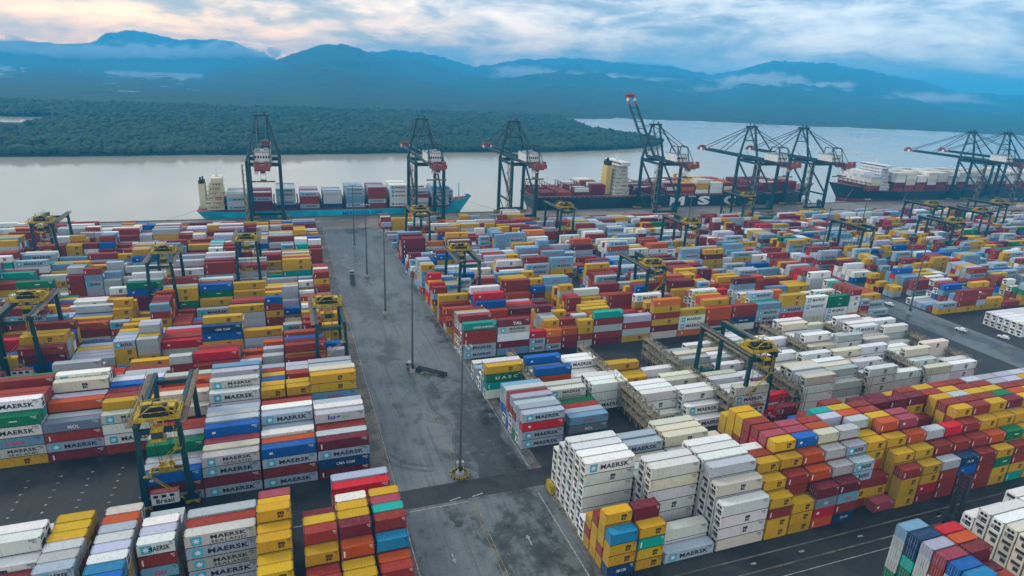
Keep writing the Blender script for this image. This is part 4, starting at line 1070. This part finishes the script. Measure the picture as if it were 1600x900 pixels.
def superstructure(root, x0, x1, y0, y1, z0, levels, m, funnel=None, wing=2.5, name='superstructure'):
    mb = MB(); z = z0; xa, ya, yb = x0, y0, y1
    for k in range(levels):
        f = k / max(1, levels - 1)
        xa = x0 + (x1 - x0) * .22 * f; ya = y0 + 1 + 2.6 * f + (1.2 if k > 1 else 0); yb = y1 - 1 - 2.6 * f - (1.2 if k > 1 else 0); xb = x1 - (x1 - x0) * .10 * f
        mb.box(xa, ya, z, xb, yb, z + 2.7, 0)
        mb.box(xa - .7, ya - .9, z + 2.7, xb + .7, yb + .9, z + 2.88, 0)
        for yy in (ya - .9, ya - .9): mb.box(xa - .7, yy, z + 3.5, xb + .7, yy + .06, z + 3.6, 0)
        for j in range(int((xb - xa) / 1.6) + 1): mb.box(xa - .6 + j * 1.6, ya - .9, z + 2.88, xa - .5 + j * 1.6, ya - .84, z + 3.5, 0)
        nwin = int((xb - xa - 1) / 1.5)
        for j in range(nwin):
            if (j * 7 + k * 3) % 5: mb.box(xa + .8 + j * 1.5, ya - .04, z + 1.1, xa + 1.5 + j * 1.5, ya, z + 1.9, 1)
        for j in range(int((yb - ya - 3) / 2.0)):
            if (j + k) % 6: mb.box(xa - .04, ya + 2 + j * 2.0, z + 1.1, xa, ya + 2.8 + j * 2.0, z + 1.9, 1)
        if k: mb.bar((xb - .6 - (k % 2) * 3.2, ya - .6, z - .05), (xb - 3.8 + (k % 2) * 3.2, ya - .6, z + 2.75), .5, .12, 0)
        z += 2.88
    x0, y0, y1 = xa, ya - wing, yb + wing; wing = 0
    boat = MB().cyl((x1 - 5.5, ya - 1.2, z0 + 7.2), (x1 - 1.5, ya - 1.2, z0 + 7.2), 1.0, 10, 0).bar((x1 - 5.2, ya - .6, z0 + 5.8), (x1 - 5.2, ya - 1.4, z0 + 9), .25).bar((x1 - 1.8, ya - .6, z0 + 5.8), (x1 - 1.8, ya - 1.4, z0 + 9), .25)
    boat.build('lifeboat', mat('lifeboat_orange', (.6, .14, .02), .5), root)
    h = mb.build(name, [m, M_GLASS], root)
    br = MB(); br.box(x0 + 1.4, y0 - wing, z, x1 - 1.0, y1 + wing, z + 2.6, 0); br.box(x0 + 1.36, y0 - wing + .2, z + 1.1, x1 - .96, y1 + wing - .2, z + 2.0, 1); br.box(x0 + 1, y0 - wing - .2, z + 2.6, x1 - .6, y1 + wing + .2, z + 2.8, 0)
    br.build('bridge', [m, M_GLASS], h)
    ms = MB(); cx = (x0 + x1) / 2; cy = (y0 + y1) / 2
    ms.bar((cx, cy, z + 2.8), (cx, cy, z + 9), .5, mi=0, w2=.25, h2=.25); ms.bar((cx, cy - 2.4, z + 6), (cx, cy + 2.4, z + 6), .25); ms.box(cx - .9, cy - .9, z + 2.8, cx + .9, cy + .9, z + 4.2); ms.bar((cx - 1.5, cy, z + 7.4), (cx + 1.5, cy, z + 7.4), .2)
    ms.build('radar_mast', M_WHITE, h)
    return z
rs = random.Random(31)
def sstack(root_x, y0, z, rows, pal, tiers, L=L40):
    for rr_ in range(rows):
        n = tiers + rs.choice((0, 0, 0, -1)) if rr_ else tiers
        add_ship_stack(root_x, y0 + rr_ * 2.5, z, L, ''.join(rs.choice(pal) for _ in range(n)))

s1 = empty('container_ship', (0, -6, 0), 'bright cyan container ship with cream deckhouse at its left end', 'ship', 'ships moored along the quay')
h1 = hull(s1, -54, 124, 441.6, 27, 4.2, 4.6, M_CYHULL, M_REDHULL, 1, 0.6, rake=7)
tm = MB(); put_text(tm, 'MERCOSUL LINE', 36.0, 0.4, 27, 2.3, 441.56, 0, None, .02); tm.build('lettering', M_BLUEL, h1)
zt = superstructure(s1, -48, -37.5, 444, 466, 5.0, 6, M_CREAM, wing=1.5)
fm = MB(); fm.box(-52.5, 451, 5, -48.6, 459, 21, 0); fm.box(-52.2, 451.4, 21, -48.9, 458.6, 23, 1); fm.cyl((-51.2, 454, 23), (-51.2, 454, 25), .5, 8, 1); fm.cyl((-50, 456, 23), (-50, 456, 25.2), .5, 8, 1)
fm.build('funnel', [M_CREAM, M_DARK], s1)
for i in range(10): MB().box(-36 + i * 14.9, 443.2, 4.25, -23.4 + i * 14.9, 467, 5.4).build('hatch_cover', M_REDHULL, s1)
for i in range(11):
    lb = MB(); x = -37.3 + i * 14.9
    for y in range(443, 468, 4): lb.bar((x, y, 4.2), (x, y, 11), .4)
    lb.box(x - .5, 443, 10.6, x + .5, 467, 11.0); lb.build('lashing_bridge', M_BLKHULL, s1)
fo = MB(); fo.box(112, 448, 8, 116, 462, 9.5); fo.bar((121, 455, 9.5), (121, 455, 19), .5); fo.box(126, 453.5, 10, 129, 456.5, 11.2); fo.build('foremast', M_CYHULL, s1)
for i, (pal, n) in enumerate((('gGW', 4), ('rdng', 4), ('gggnG', 5), ('grGg', 4), ('gnGg', 4), ('gggs', 5), ('gglr', 5), ('wWw', 5), ('glrw', 4), ('gggs', 5))):
    if pal: sstack(-36.0 + i * 14.9 + .2, 437.0, 5.45, 9, pal, n)
sstack(108.5, 441, 7.6, 6, 'bdg', 3, L20)

s2 = empty('container_ship', (0, -6, 0), 'long dark container ship with large white hull letters and a yellow funnel', 'ship', 'ships moored along the quay')
h2 = hull(s2, 178, 452, 441.8, 40, 9.0, 4.5, M_BLKHULL, M_REDHULL, 1, 0, rake=12)
tm = MB()
for ch, x, w in (('M', 296, 14), ('S', 323, 12), ('C', 349, 12)): put_text(tm, ch, x, 1.0, w, 7.4, 441.74, 0, None, .05)
tm.build('lettering', mat('hull_letter_white', (.85, .85, .85), .5), h2)
superstructure(s2, 246.5, 260, 446, 478, 9.2, 8, mat('off_white_ship_paint', (.72, .69, .60), .5, 0, .15, .4), wing=3)
fm = MB(); fm.box(241.5, 453, 9.2, 246, 461, 32, 0); fm.box(242.0, 453.5, 32, 245.6, 460.5, 35.2, 1); fm.cyl((242.8, 456, 35.2), (242.8, 456, 37.5), .8, 8, 1); fm.cyl((244.4, 458, 35.2), (244.4, 458, 37.6), .8, 8, 1)
fm.build('funnel', [mat('yellow_funnel_paint', (.66, .47, .13), .5), M_DARK], s2)
bays2 = [182 + i * 14.0 for i in range(4)] + [264.5 + i * 14.0 for i in range(12)]
for x in bays2:
    lb = MB()
    for y in np.arange(443, 481, 5.3): lb.bar((x - .7, y, 9), (x - .7, y, 17), .45)
    for z in (11.8, 14.4, 17.0): lb.box(x - 1.1, 442.6, z - .2, x - .3, 480.8, z)
    lb.build('lashing_bridge', M_DECK, s2)
for x in bays2: MB().box(x + .1, 443.2, 9.05, x + 12.4, 480.4, 10.4).build('hatch_cover', M_REDHULL, s2)
rl = MB(); rl.box(178, 441.9, 10.2, 440, 442.0, 10.32)
for x in range(178, 440, 4): rl.box(x, 441.9, 9, x + .12, 442.0, 10.2)
rl.build('railing', M_WHITE, s2)
for i, x in enumerate(bays2):
    pal, n, nr = [('ddr', 1, 14), ('rrd', 1, 14), ('ddw', 2, 14), ('rdww', 3, 14), ('rwd', 2, 14), ('ddr', 2, 14), ('rdwl', 3, 14), ('yrOd', 3, 14), ('wyyc', 4, 14), ('wyOw', 3, 14), ('wroO', 3, 14), ('ddr', 2, 14), ('rdpd', 3, 14), ('wdd', 3, 14), ('drd', 3, 12), ('rd', 3, 8)][i]
    sstack(x + .15, 437.4 + (0 if nr > 12 else 6), 10.45, nr, pal, n)

s3 = empty('container_ship', (0, -6, 0), 'dark container ship stacked with white containers, cut by the right edge', 'ship', 'ships moored along the quay')
h3 = hull(s3, 492, 790, 441.8, 42, 9.0, 5.0, M_BLKHULL, M_REDHULL, -1, 0, rake=10, boot=3.4)
superstructure(s3, 528, 541, 446, 479, 9.2, 7, M_WHITE, wing=3)
bays3 = [512.5] + [543 + i * 14 for i in range(16)]
for x in bays3:
    lb = MB()
    for y in np.arange(443, 483, 5.3): lb.bar((x - .7, y, 9), (x - .7, y, 17), .45)
    for z in (11.8, 14.4, 17.0): lb.box(x - 1.1, 442.6, z - .2, x - .3, 482, z)
    lb.build('lashing_bridge', M_DECK, s3)
for i, x in enumerate(bays3):
    for rr_ in range(15): add_ship_stack(x + .15, 437.6 + rr_ * 2.5, 9.1, L40, ''.join(rs.choice(p) for p in ('dr', 'dr', 'dr' if i % 2 else 'wc', 'wwc', 'wwl', 'wwc')[:6 - (1 if (i + rr_ // 4) % 3 == 0 else 0)]))
ml = MB()
ML = [((-54, 452, 4), (-72, 438.5, .4)), ((122, 444, 8.5), (150, 438.5, .4)), ((190, 441.9, 8.5), (205, 438.6, .4)), ((500, 450, 11), (478, 438.6, .4)), ((560, 441.9, 8.6), (552, 438.6, .4))]
ropes = []
for a, b2 in ML:
    a = (a[0], a[1] - 6, a[2]); b2 = (b2[0], b2[1] - 6, b2[2]); o = MB().bar(a, b2, .14).build('mooring_rope', M_STEEL)
    tag(o, ['pale mooring line from the stern of the cyan ship', 'pale mooring line from the bow of the cyan ship', 'pale mooring line from the stern of the lettered dark ship', 'pale mooring line from the bow of the rightmost dark ship', 'pale mooring line from the side of the rightmost dark ship'][len(ropes)], 'rope', 'mooring lines at the quay'); ropes.append(o)

# ------------------------------------------------------------------ steel service racks between the reefers
def rack_parts(root, Ln, Hh):
    for side in (-1, 1):
        mb = MB()
        for k in range(int(Ln / 3.6) + 1): mb.box(side * .9 - .11, k * 3.6 - .11, 0, side * .9 + .11, k * 3.6 + .11, Hh)
        mb.build('column', M_LATT, root) if side < 0 else mb.build('column', M_LATT, root)
    for z in np.arange(2.75, Hh, 2.75):
        mb = MB(); mb.box(-1.0, -.6, z - .14, 1.0, Ln + .6, z)
        for s in (-1, 1):
            mb.box(s * 1.0 - .04, -.6, z + .55, s * 1.0 + .04, Ln + .6, z + .66); mb.box(s * 1.0 - .05, -.6, z + 1.0, s * 1.0 + .05, Ln + .6, z + 1.14)
            mb.box(s * 1.0 - .05, -.6, z - .3, s * 1.0 + .05, Ln + .6, z + .1)
        mb.build('walkway', M_LATT, root)
    mb = MB()
    for k in range(int(Ln / 3.6)):
        for s in (-.9, .9): mb.bar((s, k * 3.6, .2), (s, k * 3.6 + 3.6, 2.6), .1); mb.bar((s, k * 3.6 + 3.6, 2.9), (s, k * 3.6, 5.4), .1)
    mb.build('bracing', M_LATT, root)
    mb = MB()
    for k, z in enumerate(np.arange(0, Hh - 2, 2.75)):
        a, b2 = (-.9, -3.4) if k % 2 else (-3.4, -.9)
        mb.bar((0, a, z), (0, b2, z + 2.75), .7, .14); mb.bar((.42, a, z + 1), (.42, b2, z + 3.7), .07); mb.bar((-.42, a, z + 1), (-.42, b2, z + 3.7), .07)
    for x in (-.5, .5): mb.bar((x, -3.6, 0), (x, -3.6, Hh), .14)
    mb.build('stair', M_LATT, root)
    mb = MB()
    for k in range(int(Ln / 2.9)):
        for z in np.arange(2.9, Hh, 2.75): mb.box(-.35, k * 2.9 + .6, z, .35, k * 2.9 + 1.2, z + .8)
    tag(mb.build('power_socket_box', M_STEEL, root), kind='stuff')
proto = None; RNAME = [(67.0, 158), (93.2, 131), (93.2, 158), (119.5, 132), (119.5, 158), (145.8, 134), (145.8, 159), (172.1, 134), (172.1, 159), (198.4, 134), (198.4, 159), (224.7, 136), (224.7, 160)]
for i, (x, y) in enumerate(RNAME):
    nearf = y < 140
    k = ORD[[n[0] for n in RNAME if (n[1] < 140) == nearf].index(x)]
    lab = f'brown steel rack of walkways, {k} from the road in the {"front" if nearf else "back"} line between white containers'
    if proto is None:
        proto = root = empty('service_rack', (x, y, 0), lab, 'rack', 'steel racks between the white containers'); rack_parts(root, 21.6, 9.8)
    else:
        root = copy_tree(proto); root.location = (x, y, 0); root['label'] = lab

# ------------------------------------------------------------------ lamp masts
def mast(root, hh, ring):
    MB().cyl((0, 0, .9), (0, 0, hh), .4, 12, 0, .2).build('pole', M_POLE, root)
    MB().cyl((0, 0, .006), (0, 0, .9), 1.15, 16, 0, 1.0).cyl((0, 0, .9), (0, 0, 1.5), .55, 12).build('base', M_CONC, root)
    lh = MB(); lh.bar((-2.0, 0, hh - .2), (2.0, 0, hh - .2), .18); lh.bar((-2.0, 0, hh - .2), (-2.0, 0, hh + .9), .12); lh.bar((2.0, 0, hh - .2), (2.0, 0, hh + .9), .12)
    lh  .build('cross_arm', M_POLE, root)
    for x in (-1.9, -.7, .7, 1.9):
        for s in (-1, 1): MB().bar((x, s * .2, hh + .1), (x, s * .85, hh - .25), .55, .3).build('floodlight', M_STEEL, root)
    MB().box(-.3, -.75, 1.5, .3, -.3, 2.7).build('switch_box', M_DARK, root)
LP = [(36.8, 130.2), (36.4, 190.3), (35.8, 245.6), (34.8, 297.0), (34.7, 351.2)]
for i, (x, y) in enumerate(LP):
    if i == 0:
        proto = root = empty('lamp_mast', (x, y, 0), 'tall grey lamp mast nearest in the main road, inside a striped barrier ring', 'lamp mast', 'lamp masts along the main road'); mast(root, 35.5, True)
    else:
        root = copy_tree(proto); root.location = (x, y, 0); root['label'] = f'tall grey lamp mast, {ORD[i]} along the middle of the main road'
for i, (x, y, lab) in enumerate(((268.7, 193.6, 'beside the side road by the white stacks'), (282.5, 262.7, 'beyond the side road among pale stacks'), (218.6, 301.0, 'in the right yard below the white hull letters'), (329.5, 281.1, 'among the far right stacks'), (520, 300, 'at the right edge before the brown frames'))):
    root = copy_tree(proto); root.location = (x, y, 0); root['label'] = 'tall grey lamp mast ' + lab
# striped barrier ring of separate blocks round the nearest mast
for k in range(12):
    a = 2 * math.pi * k / 12; m2 = MB(); 
    for j in range(4): m2.box(-.5 + j * .25, -.2, .016, -.5 + (j + 1) * .25, .2, .62, j % 2)
    o = m2.build('barrier_block', [M_YEL, M_DARK]); o.location = (36.8 + 2.2 * math.cos(a), 130.2 + 2.2 * math.sin(a), 0); o.rotation_euler = (0, 0, a + math.pi / 2)
    tag(o, 'yellow and black striped barrier block in the ring round the nearest lamp mast', 'barrier', 'striped barrier blocks round the lamp mast')
cb = MB(); cb.box(36.9, 132.9, .016, 38.7, 134.1, 1.5); o = cb.build('concrete_block', M_CONC); tag(o, 'pale concrete block behind the striped ring at the lamp mast', 'block')

# ------------------------------------------------------------------ vehicles
def truck(root, cabm):
    ch = MB(); ch.box(-.45, -1.0, .75, .45, 5.2, 1.05); ch.box(-1.2, .2, 1.05, 1.2, 1.2, 1.2); ch.build('chassis', M_CHASS, root)
    cb_ = MB(); cb_.box(-1.2, 3.2, .9, 1.2, 5.4, 2.9); cb_.box(-1.1, 3.4, 2.9, 1.1, 5.2, 3.05); c_ = cb_.build('cab', cabm, root)
    MB().box(-1.05, 5.4, 1.9, 1.05, 5.44, 2.75).box(-1.23, 3.8, 1.9, -1.2, 5.1, 2.7).box(1.2, 3.8, 1.9, 1.23, 5.1, 2.7).box(-1.0, 3.17, 2.0, 1.0, 3.2, 2.7).build('window', M_GLASS, c_)
    for sx in (-1, 1):
        MB().box(sx * .8 - .2, 5.42, 1.1, sx * .8 + .2, 5.46, 1.35).build('headlight', M_LETW, root)
    tr_ = MB(); 
    for sx in (-.6, .6): tr_.box(sx - .15, -12.2, 1.2, sx + .15, .8, 1.6)
    for y in np.arange(-12.2, .8, 1.6): tr_.box(-1.2, y, 1.3, 1.2, y + .2, 1.58)
    for sx in (-1.2, 1.1): tr_.box(sx, -12.2, 1.25, sx + .1, .8, 1.62)
    tr_.build('trailer', M_CHASS, root)
    for y in (4.4, .9, -.2, -9.2, -10.5, -11.6):
        for sx in (-1.05, 1.05):
            MB().cyl((sx - .17, y, .52), (sx + .17, y, .52), .5, 14, 0).cyl((sx - .19, y, .52), (sx + .19, y, .52), .24, 10, 1).build('wheel', [M_DARK, M_STEEL], root)
M_GREYC = mat('grey_cab_paint', (.30, .31, .31), .5, 0, .2, 2)
t1 = empty('terminal_truck', (38.6, 190.2, .016), 'terminal truck with pale cab and empty black trailer beside the second lamp mast', 'truck', 'trucks in the main road', math.radians(48)); truck(t1, M_GREYC); t1.scale = (.85, .85, .85)
t2 = copy_tree(t1); t2.location = (27.6, 296, .016); t2.rotation_euler = (0, 0, math.radians(-4)); t2['label'] = 'terminal truck far up the main road, left of the fourth lamp mast'
for i, (x, y, a) in enumerate(((268, 214, -75), )):
    t3 = copy_tree(t1); t3.location = (x, y, .016); t3.rotation_euler = (0, 0, math.radians(a)); t3['label'] = 'terminal truck with pale cab on the side road beside the stacks'
def car(root, m):
    P2_ = [(-.85, -2.1, .35), (-.85, -2.1, .85), (-.85, -1.9, 1.0), (-.72, -1.45, 1.45), (-.72, .35, 1.48), (-.85, 1.1, .98), (-.85, 2.05, .82), (-.85, 2.15, .35)]
    vs = P2_ + [(-x, y, z) for x, y, z in P2_]; n_ = len(P2_)
    MB().add(vs, [tuple(range(n_)), tuple(range(2*n_ - 1, n_ - 1, -1))] + [(i, n_ + i, n_ + (i+1) % n_, (i+1) % n_) for i in range(n_)]).build('body', m, root)
    MB().add([(-.66, .44, 1.44), (.66, .44, 1.44), (.78, 1.04, 1.03), (-.78, 1.04, 1.03)], [(0, 3, 2, 1)]).add([(-.66, -1.52, 1.40), (.66, -1.52, 1.40), (.78, -1.88, 1.05), (-.78, -1.88, 1.05)], [(0, 1, 2, 3)]).add([(-.78, -1.4, 1.05), (-.74, -1.25, 1.4), (-.74, .25, 1.4), (-.80, .8, 1.02)], [(0, 1, 2, 3)]).add([(.78, -1.4, 1.05), (.74, -1.25, 1.4), (.74, .25, 1.4), (.80, .8, 1.02)], [(3, 2, 1, 0)]).build('window', M_GLASS, root)
    for y in (-1.35, 1.35):
        for sx in (-.78, .78): MB().cyl((sx - .1, y, .33), (sx + .1, y, .33), .33, 12).build('wheel', M_DARK, root)
    for sx in (-.6, .6): MB().box(sx - .18, 2.1, .6, sx + .18, 2.16, .75).build('headlight', M_LETW, root)
CARS = [(272.5, 171.5, 12, 'white car on the side road beside the small white stacks'), (283.0, 160.5, 20, 'white car parked right of the side road below another car'), (269.5, 205.0, 8, 'white car by the lamp mast on the side road')]
for i, (x, y, a, lab) in enumerate(CARS):
    if i == 0: c1 = root = empty('parked_car', (x, y, .016), lab, 'car', 'cars by the side road', math.radians(a)); car(root, M_WHITE)
    else: root = copy_tree(c1); root.location = (x, y, .016); root.rotation_euler = (0, 0, math.radians(a)); root['label'] = lab

def handler(root, m, hh, carry):
    """empty-container handler: counterweight body, cab, tall mast and side spreader; faces +Y"""
    b_ = MB(); b_.box(-1.6, -4.6, .9, 1.6, .8, 2.2); b_.box(-1.6, -4.8, 1.0, 1.6, -3.0, 2.9); b_.box(-1.4, -2.9, 2.2, 1.4, -.9, 2.6); b_.build('body', m, root)
    c_ = MB(); c_.box(-.8, -2.6, 2.6, .8, -.7, 4.4); cc = c_.build('cab', m, root)
    MB().box(-.7, -.7, 3.0, .7, -.66, 4.2).box(-.84, -2.4, 3.1, -.8, -.9, 4.2).box(.8, -2.4, 3.1, .84, -.9, 4.2).box(-.7, -2.64, 3.1, .7, -2.6, 4.2).build('window', M_GLASS, cc)
    for y, r_ in ((-3.8, .7), (.1, .85)):
        for sx in (-1.75, 1.75): MB().cyl((sx - .4, y, r_), (sx + .4, y, r_), r_, 16, 0).cyl((sx - .42, y, r_), (sx + .42, y, r_), r_ * .45, 10, 1).build('wheel', [M_DARK, M_YEL], root)
    ms = MB()
    for sx in (-1.1, 1.1): ms.box(sx - .22, .95, .5, sx + .22, 1.5, hh)
    for z in np.arange(2, hh, 3.2): ms.box(-1.1, 1.05, z, 1.1, 1.35, z + .35)
    for sx in (-.55, .55): ms.cyl((sx, 1.2, .6), (sx, 1.2, hh - 1), .12, 8)
    ms.build('mast', m, root)
    sp = MB(); sp.box(-3.0, 1.5, carry, 3.0, 1.9, carry + .6); sp.box(-.9, 1.4, carry - 1.2, .9, 1.8, carry + 1.2)
    for sx in (-3.0, 2.7): sp.box(sx, 1.5, carry - .7, sx + .3, 2.6, carry + .5)
    sp.build('spreader', m, root)
hd = empty('container_handler', (142.2, 78.4, .016), 'black container handler with tall mast on the dark front road', 'forklift', rz=math.radians(90)); handler(hd, M_CHASS, 15.5, 3.0)
hd = empty('container_handler', (131.0, 125.6, .016), 'dark red container handler holding up a maroon container behind the stepped stacks', 'forklift', rz=math.radians(180)); handler(hd, mat('dark_red_machine_paint', (.16, .02, .02), .5, 0, .3, .8), 13.5, 9.6)
# small things lying about
bo = MB(); bo.cyl((0, 0, 0), (0, 0, 1.1), .3, 10, 0, .24).cyl((0, 0, .5), (0, 0, .75), .31, 10, 1); b1 = bo.build('bollard', [M_YEL, M_DARK])
spots = [(41.8, 187.2), (42.6, 186.2), (38.9, 186.4)]
for i, (x, y) in enumerate(spots):
    o = b1 if i == 0 else b1.copy()
    if i: COL.objects.link(o)
    o.location = (x, y, .016); tag(o, 'short yellow bollard ' + ['left of the truck trailer by the second lamp mast', 'at the trailer side, nearest the camera', 'by the cab at the second lamp mast'][i], 'bollard', 'yellow bollards near the truck')
q1 = MB(); q1.box(0, 0, 0, 1.2, 1.2, 1.1); q1.box(.1, .1, 1.1, 1.1, 1.1, 1.25); g1 = q1.build('waste_bin', mat('green_bin', (0.01, .2, .08), .5)); g1.location = (100.4, 66.5, .006); tag(g1, 'small green bin on the dark front road at the photo bottom', 'bin')
yk = MB(); yk.box(0, 0, 0, 1.0, 3.2, 2.3); yk.box(.1, .1, 2.3, .9, 3.1, 2.5); g2 = yk.build('site_hut', M_YEL); g2.location = (55.9, 116.3, .01); tag(g2, 'small yellow box at the road corner of the white container stack', 'box')
# brown hatch-cover frames stacked by the far right quay
def frame_parts(root):
    for k in range(3):
        z = k * 3.2
        mb = MB(); mb.box(-12, -6, z + 2.4, 12, 6, z + 3.0)
        mb.build('deck_panel', M_RUSTB, root)
        mb = MB()
        for x in np.arange(-12, 12.1, 4):
            for y in (-6, 6): mb.box(x - .25, y - .25, z, x + .25, y + .25, z + 2.4)
        for x in np.arange(-12, 12, 4): mb.bar((x, -6, z + .2), (x + 4, -6, z + 2.3), .3)
        mb.build('frame', M_LATT, root)
fp = empty('steel_frame', (545, 352, 0), 'brown stacked steel frame at the far right, nearest the camera', 'steel frame', 'brown steel frames at the far right'); frame_parts(fp)
for x, y, l in ((575, 352, 'beside the first, second from left'), (560, 372, 'behind the first two, nearer the quay'), (592, 372, 'rightmost, nearer the quay')):
    root = copy_tree(fp); root.location = (x, y, 0); root['label'] = 'brown stacked steel frame at the far right, ' + l

# ------------------------------------------------------------------ which containers show largest (software depth buffer), then build them
def build_containers():
    BW, BH = 800, 450
    zb = np.full((BH, BW), 1e9); ib = np.full((BH, BW), -1, np.int32)
    def quad(p3, idx):
        u, v, w = proj(p3)
        if (w < 2).any(): return
        u = u * BW / 1600; v = v * BH / 900
        x0 = max(0, int(np.floor(u.min()))); x1 = min(BW - 1, int(np.ceil(u.max()))); y0 = max(0, int(np.floor(v.min()))); y1 = min(BH - 1, int(np.ceil(v.max())))
        if x1 < x0 or y1 < y0: return
        gx, gy = np.meshgrid(np.arange(x0, x1 + 1) + .5, np.arange(y0, y1 + 1) + .5)
        s = None; ins = np.ones(gx.shape, bool); sgn = 0
        for i in range(4):
            j = (i + 1) % 4; c = (u[j] - u[i]) * (gy - v[i]) - (v[j] - v[i]) * (gx - u[i])
            if i == 0: a = (u[1]-u[0])*(v[2]-v[0]) - (v[1]-v[0])*(u[2]-u[0]); sgn = 1 if a > 0 else -1
            ins &= (c * sgn >= 0)
        if not ins.any(): return
        A = np.stack([u[:3], v[:3], np.ones(3)], 1)
        if abs(np.linalg.det(A)) < 1e-9: return
        k = np.linalg.solve(A, 1 / w[:3]); d = 1 / (k[0] * gx + k[1] * gy + k[2])
        zz = zb[y0:y1+1, x0:x1+1]; ii = ib[y0:y1+1, x0:x1+1]; m_ = ins & (d < zz)
        zz[m_] = d[m_]; ii[m_] = idx
    cand = []
    for i, b in enumerate(BOX):
        if b.get('ship') or b['y'] > 330: continue
        cand.append(i)
        x0, x1, y0, y1, z0, z1 = b['x'], b['x'] + b['L'], b['y'], b['y'] + CW, b['z'], b['z'] + b['h']
        quad(np.array([(x0,y0,z1),(x1,y0,z1),(x1,y1,z1),(x0,y1,z1)]), i)
        quad(np.array([(x0,y0,z0),(x1,y0,z0),(x1,y0,z1),(x0,y0,z1)]), i)
        sx = x0 if x0 > 0 else x1
        quad(np.array([(sx,y0,z0),(sx,y1,z0),(sx,y1,z1),(sx,y0,z1)]), i)
    cnt = np.bincount(ib[ib >= 0], minlength=len(BOX))
    order = sorted(cand, key=lambda i: -cnt[i])
    top = set(i for i in order[:300] if cnt[i] > 0)
    far = MB()
    for i, b in enumerate(BOX):
        name, rgb, style = CODES[b['c']]; L = b['L']; h = b['h']; reef = b['c'] in REEF
        v = RND.uniform(-1, 1); f = 1 + .16 * v
        col = tuple(min(.85, max(.003, c * f * (1 + RND.uniform(-.06, .06)))) for c in rgb)
        if i in top:
            body, door = container_meshes(L, h, reef)
            o = obj('shipping_container', body); o.location = (b['x'], b['y'], b['z']); o.color = (*col, 1)
            size = 'refrigerated' if reef else ('long' if L > 7 else 'short')
            row = 'front row' if b['ri'] == 0 else ORD[b['ri']] + ' row back'
            st = f"{ORD[b['ci']]} stack {'left' if b['side'] == 'left' else 'right'} of " + ('road' if b['side'] != 'side' else 'side road')
            if b['block'] == 'handler': tag(o, 'maroon short container held up in the air by the dark red container handler', 'container', 'shipping containers stacked in the yard')
            else: tag(o, f"{name} {size} container, {ORD[b['ti']]} tier, {row}, {st}, {b['block']}{'' if 'rack' in b['block'] else ' block'}", 'container', 'shipping containers stacked in the yard')
            d = obj('refrigeration_unit' if reef else 'door', door, o); d.color = o.color
            if b['doors'] > 0: d.location = (L, CW, 0); d.rotation_euler = (0, 0, math.pi)
            (ln, lme), (en, eme), (idn, idme) = letter_meshes(style, L, h); obj(idn, idme, o)
            plain = (style == 'msck' and RND.random() < .55) or (style in ('tick', 'dot') and RND.random() < .3)
            if not plain:
                if lme: obj(ln, lme, o)
                if eme: obj(en, eme, o)
        else:
            x, y, z = b['x'], b['y'], b['z']
            far.box(x, y, z, x + L, y + CW, z + h, 0, col, '' if b['y'] < 200 else 'b')
            ship = b.get('ship')
            if not ship and b['y'] < 220:        # end details: refrigeration unit openings or door bars on the visible end
                sx = x - .03 if x > 0 else x + L + .03
                ex = (sx - .02, sx + .05) if x > 0 else (sx - .05, sx + .02)
                if reef:
                    far.box(ex[0], y + .35, z + h*.62, ex[1], y + 2.1, z + h*.86, 0, (.03, .03, .035))
                    far.box(ex[0], y + .4, z + h*.14, ex[1], y + 1.4, z + h*.46, 0, (.05, .05, .055))
                    far.box(ex[0], y + .3, z + h*.52, ex[1], y + 2.1, z + h*.56, 0, (.25, .25, .25))
                else:
                    for q in (.5, 1.0, 1.44, 1.94): far.box(ex[0], y + q - .03, z + .2, ex[1], y + q + .03, z + h - .15, 0, (.28, .28, .28))
            if (not ship and b['y'] < 340) or (ship and style in ('maersk', 'maersk2')):
                if (style == 'msck' and RND.random() < .5): continue
                lod = b['y'] > 215
                sub = MB(); let, emb, _i = letter(style, L)
                for key, fn in emb + let:
                    if lod and style in ('maersk', 'maersk2') and key == 'white': continue
                    fn(sub, h, -.02, 0, LETC[key])
                if not sub.f: continue
                far.add([(x + p[0], y + p[1], z + p[2]) for p in sub.v], sub.f, 0, None)
                far.c[-len(sub.f):] = sub.c
    o = far.build('shipping_containers', M_FACE, colour=True)
    tag(o, kind='stuff', group='shipping containers stacked in the yard')
    print('containers', len(BOX), 'single', len(top), 'smallest px', min(cnt[i] for i in top), 'far faces', len(far.f))
build_containers()
